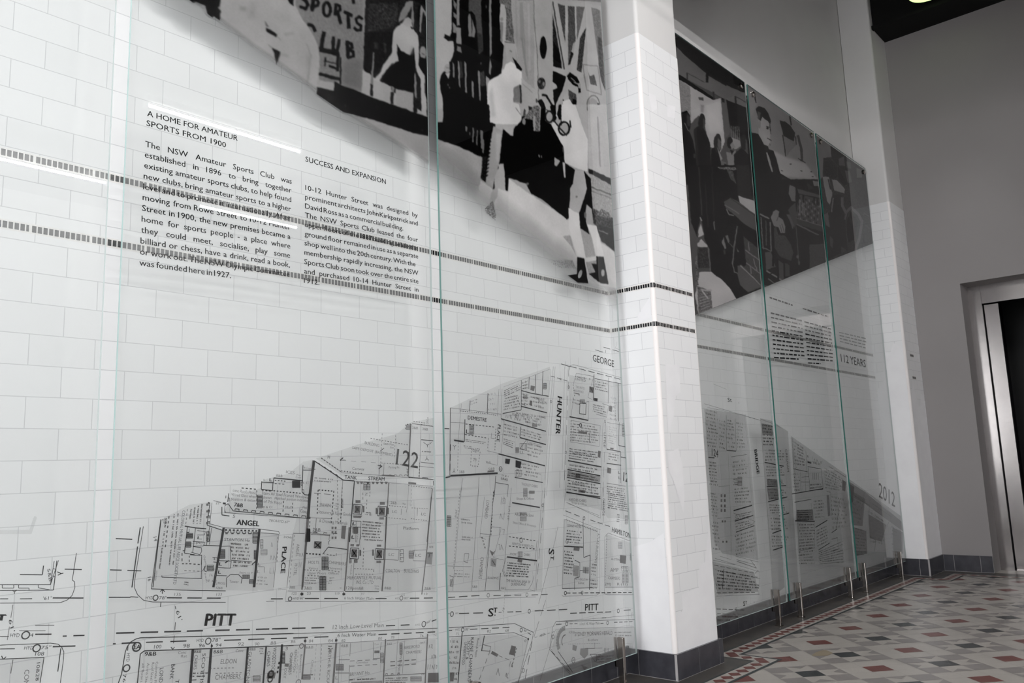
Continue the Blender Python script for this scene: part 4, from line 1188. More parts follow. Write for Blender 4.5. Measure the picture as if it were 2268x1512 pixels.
D.l('1820,800 1815,1020 1885,1035', 3.0).l('1700,1055 1835,1080 1835,1130 1885,1140', 3.4).l('1700,1190 1840,1210', 3.6).l('1835,1080 1835,1380', 2.2).l('1705,830 1700,1050', 1.4, 'g').fill('1735,1040 1768,1045 1765,1060 1735,1055', 'g').notes('1720,830 1800,850 1790,1020 1715,1000', 8, 'f', 1.4, .5, rr).notes('1720,1085 1825,1105 1820,1180 1715,1160', 3, 'g', 1.8, .75, rr).t('12', 1858, 1360, 1905, 1372, 90, 'k', .0012).fill('1708,1230 1745,1238 1740,1290 1705,1282', 'g').t('L', 1812, 1290, 1832, 1293, 26).t('L', 1815, 1340, 1835, 1343, 26).l('1700,1380 1880,1410', 2.0, 'g').notes('1705,1400 1880,1430 1880,1512 1700,1490', 4, 'g', 1.7, .75, rr).hatch(1850, 815, 1875, 930, 8, 2.2, 'k')
D.t('PLACE', 706, 1512, 704, 1580, 20, 'f')

E_ = Z(950, 1080, 3.5, MAP)
E_.t('S', 930, 468, 927, 512, 44, 'k', .002).t('T', 945, 522, 943, 556, 26, 'k', .002).l('1000,300 975,420 850,900', 1.6, 'g').d('905,870 800,1200', 1.8, .06, .02, 'g')
E_.l('645,115 860,152', 4.6).l('605,535 838,565', 5.0).l('1065,32 1330,82', 4.4).l('1048,452 1195,460', 4.8)
E_.l('880,20 820,800 780,790', 1.2, 'g').l('640,0 580,640 600,690', 1.4, 'g').d('900,0 828,830', 1.8, .045, .02).c(882, 135, 11, 2.2)
E_.t('ARGENT & Sons', 665, 215, 810, 225, 26, 'g').t('Shops Offices & Workshops', 650, 275, 830, 305, 18, 'g').hatch(708, 190, 755, 255, 7, 2.2, 'g').t('Shops & Offices', 680, 92, 815, 92, 18, 'g').t('HARDIES CHBRS', 1085, 100, 1220, 112, 24, 'g').t('Shops & Offices', 1105, 120, 1225, 140, 16, 'g')
E_.d('620,378 835,412', 2.6, .014, .01, 'k').d('620,450 830,475', 3.0, .014, .01, 'k').l('838,410 820,600', 1.6, 'g').t('NEWTON ROBERTS CO', 645, 440, 810, 465, 20, 'g').t('AVON', 628, 520, 675, 524, 20, 'g').t('CHBRS', 735, 525, 785, 530, 20, 'g').hatch(690, 495, 725, 535, 6, 2, 'g', vert=True).c(715, 405, 18, 2.6, 'g').fill('690,545 728,548 720,580 685,572', 'g').notes('610,570 810,590 800,700 600,690', 6, 'k', 2, .75, rr).t('THE NATIONAL BANK OF', 600, 728, 785, 740, 22, 'k').t('QUEENSLAND', 635, 755, 750, 758, 20, 'k').l('600,540 570,640 590,690', 1.6, 'k').l('590,790 770,790 800,740 815,680', 1.4, 'g')
E_.t('PITT', 1210, 952, 1312, 948, 55, 'k', .002).t('S', 458, 998, 496, 996, 66, 'k', .003).t('T', 499, 968, 526, 967, 40, 'k', .003).fill('508,982 516,982 516,990 508,990', 'k')
E_.d('135,850 420,832', 2.6, .045, .02).c(460, 832, 15, 2.2, 'g').d('500,834 740,830', 2.4, .045, .02).c(760, 828, 14, 2.2, 'g').d('795,830 945,824', 2.4, .04, .02).l('140,868 830,845', 1.2, 'g').l('140,805 560,795', 1.2, 'g')
E_.c(178, 978, 18, 2.6).l('150,975 160,975', 2).t('80"', 205, 980, 230, 978, 16, 'g').d('232,973 450,968', 2.8, .055, .022).d('540,965 575,962', 2).d('608,962 735,958', 2.6, .05, .02).c(778, 956, 15, 2.4).d('820,954 1095,940', 3.2, .055, .02).d('1095,972 1430,960', 3.2, .055, .02).c(1468, 954, 15, 2.8).d('1510,948 1585,944', 2.8, .05, .02).t("61'", 575, 925, 565, 965, 16, 'g').dot('590,780 575,1060', 1.2, 'f')
E_.l('1030,830 1040,840 1300,832 1325,815 1325,330', 1.4, 'g').l('1360,820 1385,828 1590,828', 1.4, 'g').d('1065,815 1585,810', 3.0, .03, .014).c(1058, 815, 14, 3.4).c(1188, 812, 13, 2.4).l('1360,820 1362,380 1390,350 1570,415', 1.4, 'g').l('1033,780 1250,775', 2.4)
E_.l('1045,175 1060,0', 1.2, 'g').d('1058,178 1190,230', 2.4, .04, .02).c(1203, 236, 13, 2.4).d('1250,248 1420,305', 2.4, .045, .02).l('1040,210 1330,325', 1.2, 'g').l('1065,110 1330,235 1345,0', 1.4, 'g').l('1075,120 1320,215', 1.2, 'g').t('HAMILTON', 1418, 342, 1560, 390, 40, 'k', .0008).t('GEORGE', 1348, 80, 1345, 215, 18, 'g').d('1355,0 1350,290', 2.0, .05, .02)
E_.l('1050,240 1035,780', 1.6, 'g').dot('1060,245 1310,340', 3.0, 'k').t('GRAND HOTEL', 1072, 300, 1180, 312, 20, 'k').notes('1070,320 1195,335 1190,440 1060,430', 5, 'k', 1.9, .75, rr).l('1195,240 1200,540 1250,520', 2.6).l('1250,520 1245,790', 4.2).l('1130,560 1170,580 1168,690 1130,700 1128,790', 2.4).notes('1050,480 1130,490 1125,680 1045,670', 8, 'k', 2, .75, rr).fill('1120,600 1165,605 1160,690 1118,680', 'f').fill('1195,610 1240,615 1238,665 1192,660', 'f').l('1170,640 1240,640', 2).l('1215,615 1212,665', 2).t('METROPOLITAN', 1135, 715, 1230, 718, 16, 'g').t('BANK', 1158, 745, 1205, 747, 16, 'g').l('1255,310 1250,520', 1.4, 'g').t('ATLAS BUILDING', 1308, 350, 1285, 580, 18, 'g').notes('1260,580 1310,585 1300,690 1255,680', 4, 'g', 2, .8, rr).notes('1255,700 1310,705 1310,790 1250,785', 3, 'g', 2, .8, rr).fill('1125,455 1170,460 1165,490 1120,485', 'g').c(1072, 415, 16, 2, 'g')
E_.dot('1380,370 1365,770', 2.2, 'k').l('1368,770 1585,768', 1.4, 'g').t('AMP', 1405, 650, 1470, 650, 30, 'g').t('CHAMBERS', 1390, 708, 1482, 712, 24, 'g').t('AUSTRAL', 1412, 560, 1485, 565, 18, 'g').fill('1482,520 1530,525 1525,590 1480,580', 'g').hatch(1495, 610, 1545, 645, 4, 2, 'g', vert=True).hatch(1497, 660, 1515, 735, 8, 2, 'g').hatch(1525, 660, 1545, 735, 8, 2, 'g').t('(M)', 1368, 756, 1410, 757, 22, 'g').t('R (11)', 1460, 755, 1540, 756, 20, 'g').hatch(1468, 420, 1498, 470, 6, 1.6, 'g').notes('1480,600 1580,610 1580,680 1540,680', 3, 'f', 1.6, .6, rr).hatch(1560, 510, 1585, 560, 5, 2, 'g')
E_.notes('1390,30 1555,60 1555,190 1385,160', 8, 'k', 1.6, .75, rr).hatch(1520, 215, 1540, 280, 7, 2.2, 'g').notes('1460,200 1480,200 1475,270 1455,270', 4, 'g', 1.8, .8, rr)
# narrow lots between the gap and the wide street
E_.l('385,0 330,800', 1.8, 'g').l('250,0 185,800', 1.3, 'g').dot('240,20 190,640', 2, 'g').l('505,20 435,800', 2.2, 'k').dot('500,30 480,380', 3, 'k').t('LOMBARD', 448, 95, 430, 235, 24, 'g').t('CHAMBERS', 402, 535, 385, 705, 26, 'g').l('430,70 395,380 440,400', 1.3, 'g').notes('560,40 600,45 570,520 530,515', 4, 'g', 1.6, .7, rr).t('LANE', 618, 140, 606, 250, 16, 'f').fill('140,215 172,220 165,300 135,295', 'f').hatch(140, 215, 172, 300, 6, 1.8, 'g').t('yard', 210, 170, 200, 225, 18, 'g').l('275,510 310,510 300,580 270,570 275,510', 1.8, 'g').fill('480,545 525,550 518,615 478,605', 'f').l('490,560 515,600', 2.4).fill('470,480 500,500 520,480 490,530', 'g').dot('410,380 440,480', 5, 'g').l('395,355 470,360 440,620', 1.4, 'g').l('140,605 330,610', 1.2, 'g').dot('195,640 270,640', 1.4).l('555,660 545,790', 3).notes('200,655 320,660 315,700 195,695', 2, 'f', 1.8, .8, rr).t('BUILDING', 455, 705, 538, 710, 20, 'g').t('5&B', 335, 775, 375, 775, 20, 'g').t('3&5', 555, 785, 595, 785, 18, 'g').notes('250,230 350,240 350,290 245,280', 2, 'f', 2, .8, rr).notes('255,370 345,375 340,415 250,410', 2, 'f', 2, .8, rr).l('480,300 560,310 550,360 500,540 580,560', 1.2, 'g').l('160,680 190,690 165,760', 2, 'g').hatch(165, 710, 185, 765, 7, 1.8, 'f')
# bottom blocks
E_.l('140,1085 665,1052 810,1120 800,1180 690,1512', 1.8).d('140,1105 200,1103', 2.2).t('HYD', 205, 1108, 240, 1108, 18, 'g').c(262, 1100, 16, 2.6).t('80"', 282, 1106, 312, 1104, 20).d('318,1096 650,1080', 2.6, .045, .022).c(716, 1102, 15, 2.4).t('80"', 735, 1112, 760, 1122, 18, 'g').d('765,1122 805,1145', 2.2).l('150,1155 660,1122 770,1168', 1.6).t('82', 450, 1120, 480, 1120, 20, 'g').t('68', 592, 1116, 618, 1114, 20, 'g').t('72', 210, 1140, 232, 1138, 18, 'g').l('258,1120 225,1512', 4.0).l('430,1145 408,1265', 4.2).l('770,1170 690,1512', 1.5, 'g').d('800,1190 740,1512', 2.6, .045, .02).t('RAINE CHAMBERS', 325, 1160, 300, 1500, 26, 'k').t('SCOTT &', 300, 1185, 285, 1330, 22, 'k').t('UNDERWOOD', 275, 1195, 255, 1370, 22, 'k').t('Raine & Horn', 375, 1165, 355, 1310, 18, 'k').d('475,1260 380,1512', 2.2, .018, .012, 'g').l('420,1215 480,1230 470,1265 410,1262', 1.8, 'g').fill('490,1262 540,1290 528,1310 480,1285', 'g').d('540,1300 640,1340', 1.6, .03, .02, 'g').fill('640,1220 675,1230 665,1300 620,1290', 'g').dot('680,1240 640,1400', 3, 'k').notes('600,1210 620,1215 530,1500 500,1490', 2, 'g', 1.8, .7, rr).notes('640,1320 660,1330 610,1500 580,1490', 2, 'g', 1.8, .8, rr).c(732, 1415, 15, 2.2, 'g').c(770, 1172, 6, 4).t('0', 740, 1195, 755, 1195, 20, 'g').notes('155,1170 240,1170 220,1500 150,1500', 8, 'g', 1.8, .65, rr).fill('160,1430 200,1430 190,1500 155,1500', 'g').d('820,1160 985,1110', 2.0, .02, .012, 'f').t('80', 865, 1155, 900, 1140, 18, 'g')
E_.l('1595,1020 985,1035 960,1080 935,1250', 1.6).l('1590,985 1320,1010 1000,1035', 1.2, 'g').d('985,1058 1050,1055', 2.4).c(1068, 1054, 15, 2.6).d('1090,1054 1165,1052', 2.2, .025, .014).t('6 Inch HL Water Main', 1168, 1064, 1322, 1058, 22, 'g').d('1330,1050 1365,1048', 2.6, .04, .02).c(1385, 1046, 14, 2.6, 'g').d('1435,1042 1590,1036', 2.4, .03, .014).l('985,1095 1590,1078', 1.3, 'g').l('1575,965 1570,1005', 1.6, 'g').l('1340,1008 1375,1006', 3, 'g').t('SYDNEY MORNING HERALD', 1130, 1150, 1422, 1138, 34, 'g').t('& others', 1232, 1188, 1310, 1186, 20, 'g').t('FCW28', 1085, 1128, 1128, 1128, 18, 'g').notes('1440,1110 1580,1105 1580,1160 1440,1150', 2, 'f', 2, .7, rr)
for k2 in range(10):
    a0, a1 = math.radians(95 + k2 * 12), math.radians(107 + k2 * 12)
    for (ra, kk, ww) in ((105, 'f', 16.0), (52, 'g', 4.0)):
        E_.l(f'{1062+ra*.62*math.cos(a0)},{1190-ra*math.sin(a0)} {1062+ra*.62*math.cos(a1)},{1190-ra*math.sin(a1)}', ww, kk)
E_.l('935,1250 1095,1445', 1.6).d('950,1265 1105,1440', 2.2, .03, .015).l('1000,1265 1115,1430', 2.2).c(962, 1155, 16, 2.4, 'g').l('935,1250 860,1500', 1.6, 'g').l('985,1095 960,1150 940,1240 955,1260', 1.4, 'g').c(1120, 1335, 22, 2.4, 'g').t('AS', 1110, 1342, 1132, 1342, 18, 'g').fill('1175,1245 1235,1240 1235,1290 1205,1325 1170,1290', 'f').fill('1115,1215 1150,1225 1140,1265 1112,1255', 'f').l('1285,1200 1285,1245 1210,1245 1345,1240', 1.6, 'g').l('1250,1290 1330,1290 1290,1350 1250,1290', 2.0, 'g').l('1300,1290 1300,1345', 2, 'g').hatch(1350, 1240, 1400, 1275, 5, 2, 'g', vert=True, frame=False).notes('1300,1300 1440,1290 1430,1350 1300,1360', 3, 'f', 2.4, .6, rr).fill('1180,1370 1230,1390 1205,1415', 'f').dot('1080,1210 1330,1205', 1.6, 'f')

K = Z(1540, 850, 3.779, MAP)
K.l('75,165 545,305', 1.6, 'g').l('100,195 400,262', 1.2, 'g').d('410,265 545,305', 2.4, .04, .02).t('St', 272, 150, 306, 150, 36, 'k').l('365,150 365,165', 3, 'g').l('150,0 262,45', 1.3, 'f')
K.t('BRIDGE', 492, 550, 516, 752, 24, 'k', .003).t('124', 138, 600, 192, 615, 62, 'k', .0008)
K.l('258,260 262,555', 2.8).l('335,290 342,560', 2.4).l('262,555 342,562', 4).l('110,615 160,618', 5).l('160,210 200,790', 1.2, 'f').l('410,265 440,520', 1.4, 'f').l('275,580 305,1400', 1.6, 'g').l('440,600 520,1512', 1.3, 'f').l('300,610 430,590', 2.4, 'g')
Kn = [('85,200 180,225 190,400 90,380', 6), ('90,380 190,400 185,540 100,530', 5), ('200,290 250,300 255,560 200,540', 8), ('265,290 330,305 335,400 262,390', 4), ('262,400 335,410 338,545 264,535', 4), ('345,310 400,325 420,540 350,540', 8), ('110,640 180,650 190,860 120,850', 8), ('310,640 425,620 440,760 315,770', 4), ('315,790 360,785 365,850 318,850', 4), ('325,870 460,850 475,1000 330,1000', 5), ('125,900 185,910 195,1120 140,1110', 8), ('140,1140 195,1150 205,1400 150,1390', 8)]
for cc, n in Kn:
    K.notes(cc, n, 'g', 2.6, .6, rr)
K.hatch(355, 780, 390, 850, 6, 4, 'g').l('310,700 440,690', 1.4, 'f')
for y in (935, 975, 1020, 1058):
    K.fill(f'212,{y-12} 226,{y-12} 226,{y+12} 212,{y+12}', 'g').fill(f'240,{y-12} 254,{y-12} 254,{y+12} 240,{y+12}', 'g')
for x, y in ((228, 1150), (250, 1150), (232, 1320), (262, 1320)):
    K.fill(f'{x-6},{y-8} {x+6},{y-8} {x+6},{y+8} {x-6},{y+8}', 'g')
K.l('195,860 290,850', 1.6, 'g').l('185,1125 295,1115', 2, 'g').l('205,1440 300,1470 295,1120', 1.4, 'g')
K.l('320,1060 475,1015', 6).l('330,1148 485,1100', 5).l('340,1240 495,1185', 4).l('320,1080 500,1150 470,1180', 1.4, 'g').notes('335,1090 470,1060 475,1110 335,1140', 3, 'g', 2.6, .6, rr).notes('335,1160 480,1130 490,1180 340,1230', 3, 'g', 2.6, .6, rr).notes('330,1260 490,1210 520,1400 340,1440', 6, 'g', 2.6, .65, rr).l('335,1440 530,1490', 2, 'g').l('345,1470 500,1512', 2, 'g').l('150,1475 330,1512', 1.6, 'g')
# right of the BRIDGE lettering
K.l('545,300 560,520 640,1512', 1.5, 'g').l('545,295 650,330 720,370', 1.4, 'g').fill('555,330 640,345 650,430 562,425', 'f').notes('560,330 650,345 660,520 570,520', 7, 'k', 3, .7, rr)
for (a, b) in (('580,655', '740,688'), ('597,860', '760,850'), ('610,985', '770,945'), ('645,1250', '740,1215'), ('650,1390', '745,1360'), ('700,1105', '785,1080')):
    K.l(f'{a} {b}', 5)
for i, (y0, y1) in enumerate(((540, 650), (680, 780), (790, 850), (870, 970), (1000, 1090), (1110, 1230), (1260, 1370))):
    K.notes(f'{578+i*10},{y0} {745+i*6},{y0+10} {750+i*6},{y1-10} {585+i*10},{y1}', 4, 'g', 2.8, .65, rr)
K.fill('598,795 690,800 695,850 605,858', 'f').fill('600,870 690,860 700,960 615,970', 'f').t('GRESHAM', 752, 545, 770, 735, 16, 'g').l('800,450 845,700 830,710 845,900', 1.6, 'g').l('790,510 830,1400', 1.2, 'f')
K.l('815,455 820,710 940,735', 3).l('925,560 935,740', 3).l('940,690 1055,712 1070,880 960,892 945,700', 3.6).l('810,920 1070,875', 4.4).l('830,990 970,965', 3).l('835,1145 1000,1148', 6).l('1005,1200 1105,1140', 5).l('1030,1390 1125,1330', 4).l('940,655 970,662', 7).l('970,1000 980,1100', 2)
K.notes('825,470 920,540 925,690 830,680', 7, 'g', 3, .65, rr).notes('935,580 1060,650 1060,680 940,670', 2, 'g', 3, .65, rr).hatch(970, 745, 1045, 800, 5, 4, 'g', vert=True, frame=False).notes('960,830 1060,825 1065,870 962,885', 2, 'g', 3, .8, rr).l('880,740 885,910', 2.4).l('885,820 955,820', 2.4).l('920,760 925,900', 2.2).l('890,780 950,775', 2).notes('820,740 875,740 880,900 825,900', 6, 'g', 3, .6, rr)
K.fill('850,1060 985,1050 990,1140 845,1145', 'f').notes('850,1050 990,1045 990,1140 845,1140', 5, 'k', 3, .8, rr).notes('870,1165 1000,1165 1000,1380 870,1395', 9, 'g', 3, .75, rr).l('860,1160 865,1400 1000,1370 1000,1160', 2).notes('985,970 1080,960 1090,1120 1000,1130', 6, 'g', 3, .6, rr).notes('1010,1220 1110,1170 1120,1320 1020,1370', 6, 'g', 3, .6, rr).notes('1080,690 1240,790 1230,900 1090,880', 7, 'g', 3, .5, rr).l('1120,690 1260,780', 4, 'g').l('1210,960 1180,1220', 3).l('1140,1245 1185,1215', 4).l('1100,900 1130,905 1140,1110', 2.4, 'g').notes('1130,920 1260,960 1270,1200 1150,1220', 8, 'g', 3, .5, rr).notes('1030,1400 1240,1300 1260,1500 1040,1512', 8, 'g', 3, .55, rr).fill('1230,800 1262,820 1255,900 1230,890', 'g').fill('1100,930 1120,930 1130,1100 1110,1110', 'f').l('1140,1300 1190,1285 1200,1380 1150,1400', 3, 'g').notes('860,1400 1000,1380 1010,1512 870,1512', 5, 'g', 3, .5, rr)
# farthest panel
K.l('1415,912 1380,1140', 3).l('1270,815 1480,940 1720,1150', 2, 'g').fill('1280,830 1330,860 1320,990 1285,1000', 'g').fill('1330,1200 1430,1230 1440,1420 1340,1440', 'f').fill('1270,805 1420,905 1600,1050 1725,1150 1735,1230 1500,1060 1280,900', 'f')
K.fill('1285,880 1420,960 1400,1190 1310,1180', 'f').fill('1450,1090 1600,1180 1560,1320 1460,1290', 'f').fill('1650,1200 1735,1240 1735,1420 1660,1400', 'f').l('1290,930 1450,1010', 3, 'g').l('1460,960 1450,1180', 3, 'g').l('1480,1000 1640,1110 1600,1200', 3, 'g').notes('1300,900 1400,960 1390,1180 1310,1160', 7, 'g', 3.4, .6, rr).notes('1320,1190 1430,1220 1440,1440 1330,1440', 9, 'g', 3.4, .65, rr).notes('1450,1050 1600,1150 1590,1350 1460,1330', 8, 'f', 3.4, .5, rr).notes('1640,1180 1735,1230 1735,1450 1650,1440', 9, 'g', 3.4, .5, rr).l('1460,1270 1510,1310 1500,1400', 4, 'g')
# the street strip along the bottom right
K2 = Z(1508, 1008, 2.984, MAP)
K2.t('S', 412, 995, 424, 995, 32, 'k', .001).t('T', 427, 984, 438, 984, 22, 'k', .001).l('485,965 485,978', 3, 'g').l('235,930 520,918', 1.6, 'g').d('235,908 500,905', 2.4, .05, .02).d('235,1015 430,1022', 2.6, .05, .02).c(365, 1015, 9, 3, 'g').d('240,1045 470,1052', 2.0, .04, .02, 'g').l('225,680 520,770 515,920', 1.6, 'g').d('220,725 490,780 520,750', 2.2, .05, .02).l('225,755 525,815', 1.6, 'g').notes('240,750 520,800 515,900 235,890', 6, 'k', 3, .75, rr).l('285,750 275,880', 5).notes('240,1050 420,1055 300,1100 240,1100', 2, 'g', 3, .8, rr).l('370,700 500,745 460,690', 3, 'g')

# the map's grey tone over the blocks, with painted-in shade on the left panels
W_ = Z(0, 0, 1.0, MAP)


def tone(t, k='w'):
    """fill any simple outline, cut into triangles"""
    from mathutils.geometry import tessellate_polygon
    q = [W_.P(*a) for a in W_.pts(t)]
    for tri in tessellate_polygon([[Vector((x, z, 0)) for x, z in q]]):
        MAP.add([q[i] for i in tri], k)


tone('357,1150 420,1117 462,1112 461,1160 496,1172 573,1176 571,1308 337,1303')
tone('498,1130 512,1100 580,1080 584,1062 640,1048 672,1022 692,1018 683,1145 500,1134')
tone('576,1176 616,1183 606,1308 571,1306')
tone('648,1182 690,1020 760,1062 965,1078 965,1310 640,1306')
tone('700,1015 760,1055 960,1058 960,925 910,935 880,960 790,985')
tone('0,1173 65,1173 76,1142 82,1145 70,1182 0,1182')
tone('315,1446 322,1440 965,1415 965,1512 300,1512')
tone('0,1459 98,1455 88,1512 0,1512')
tone('997,903 1110,850 1218,812 1200,1310 985,1312 978,1060 997,1050')
tone('1262,830 1375,850 1398,1150 1345,1146 1335,1130 1250,1108')
tone('1248,1148 1325,1172 1325,1302 1244,1303')
tone('1342,1182 1405,1205 1407,1302 1340,1302')
tone('1000,1412 1135,1404 1172,1416 1150,1512 985,1512')
tone('1232,1395 1410,1388 1400,1490 1262,1500 1222,1440')
tone('1560,905 1652,918 1660,985 1680,1240 1600,1225 1583,1200', 'v')
tone('1572,1242 1670,1266 1680,1310 1590,1316', 'v')
tone('1684,926 1712,932 1738,1300 1712,1320', 'v')
tone('1716,936 1745,955 1770,1310 1741,1325', 'v')
tone('1752,965 1880,1055 1893,1275 1776,1320', 'v')
tone('1880,1060 1995,1142 1999,1250 1894,1280', 'v')
MAP.build('map_print')

# ------------------------------------------------------------------ lettering
def heading(rows, name, k='k'):
    pr = Print()
    for text, x0, y0, x1, y1, hpx in rows:
        Z(0, 0, 1.0, pr).t(text, x0, y0, x1, y1, hpx, k, .0008)
    pr.build(name)


heading([('A HOME FOR AMATEUR', 325.7, 256.4, 526.2, 311.8, 12.5), ('SPORTS FROM 1900', 324.2, 278.0, 500.2, 326.8, 12.8)], 'printed_heading')
heading([('SUCCESS AND EXPANSION', 676.5, 357.3, 854.5, 407.6, 11.6)], 'printed_heading')
heading([('112', 1863.2, 800.6, 1880.3, 804.7, 17.5)], 'printed_caption')
heading([('YEARS', 1883.8, 805.5, 1918, 813.8, 17.5)], 'printed_caption')
heading([('2012', 1946.5, 1100.1, 1982.4, 1123.4, 28.5)], 'printed_caption', 'g')


def paragraph(lines, tl, bl, tr, br, hcap, full):
    """justified block: first and last baselines at both edges"""
    TXT = Print()
    a, b, c, d = (np.array(at(*p, GY)) for p in (tl, bl, tr, br))
    n = len(lines) - 1
    rows = []
    for i, ln in enumerate(lines):
        p0, p1 = a + (b - a) * (i / n), c + (d - c) * (i / n)
        L = np.linalg.norm(p1 - p0)
        rows.append((ln.split(), p0, (p1 - p0) / L, L))
    # letter width so that the tightest full row has an ordinary word space
    k = min((L - .30 * hcap * (len(ws) - 1)) / sum(glyph(w)[2] * hcap for w in ws) for (ws, _, _, L), f in zip(rows, full) if f)
    for (ws, p0, ud, L), f in zip(rows, full):
        vd = np.array([-ud[1], ud[0]])
        wid = [glyph(w)[2] * hcap * k for w in ws]
        sp = (L - sum(wid)) / max(1, len(ws) - 1) if f else 0.36 * hcap
        s = 0.0
        for w, ww in zip(ws, wid):
            put_text(TXT, w, p0 + ud * s, ud, vd, 'k', wid=ww, h=hcap, bold=.0007)
            s += ww + sp
    TXT.build('printed_text')


paragraph(['The NSW Amateur Sports Club was', 'established in 1896 to bring together', 'existing amateur sports clubs, to help found', 'new clubs, bring amateur sports to a higher', 'level and to promote it internationally. After', 'moving from Rowe Street to 10-12 Hunter', 'Street in 1900, the new premises became a', 'home for sports people - a place where', 'they could meet, socialise, play some', 'billiard or chess, have a drink, read a book,', 'or work out. The NSW Olympic Committee', 'was founded here in 1927.'],
          (321.5, 324.5), (308.5, 587.5), (645.8, 407), (641.0, 634), 0.0198, [1] * 11 + [0])
paragraph(['10-12 Hunter Street was designed by', 'prominent architects John Kirkpatrick and', 'David Ross as a commercial building.', 'The NSW Sports Club leased the four', 'upper floors of the 1887 building, while the', 'ground floor remained in use as a separate', 'shop well into the 20th century. With the', 'membership rapidly increasing, the NSW', 'Sports Club soon took over the entire site', 'and purchased 10-14 Hunter Street in', '1912.'],
          (676.2, 420.5), (673.2, 626), (925, 481.5), (927, 665), 0.0198, [1, 1, 0, 1, 1, 1, 0, 1, 1, 1, 0])
# the distant block of small text, unreadable in the photograph: rows of word-long dashes
rt = random.Random(11)
Y5 = None


def block():
    global Y5
    Y5 = Z(1680, 630, 7.56, Print())


def dashes(x0, y0, x1, y1, k='g', w=9.0, last=1.0):
    s = 0.0
    while s < last:
        e = min(last, s + rt.uniform(.06, .19))
        Y5.l(f'{x0+(x1-x0)*s},{y0+(y1-y0)*s} {x0+(x1-x0)*e},{y0+(y1-y0)*e}', w * rt.uniform(.7, 1.1), k)
        s = e + .035


block()
dashes(185, 215, 570, 345, 'g', 10)
Y5.pr.build('printed_heading')
block()
dashes(740, 400, 1165, 535, 'g', 10)
Y5.pr.build('printed_heading')
block()
for i in range(11):
    v = i / 10
    dashes(205 + 55 * v, 475 + 745 * v, 725 + 50 * v, 605 + 650 * v, 'k' if i > 3 else 'g', 9, 1.0 if i < 10 else .8)
Y5.pr.build('printed_text')
block()
for i in range(11):
    v = i / 10
    dashes(765 + 65 * v, 620 + 690 * v, 1215 + 40 * v, 745 + 590 * v, 'k' if i > 2 else 'g', 9, 1.0 if i < 10 else .5)
Y5.pr.build('printed_text')
block()
for i in range(4):
    dashes(1350 + 5 * i, 800 + 50 * i, 1805 - 3 * i, 905 + 52 * i, 'f', 9)
Y5.pr.build('printed_text')

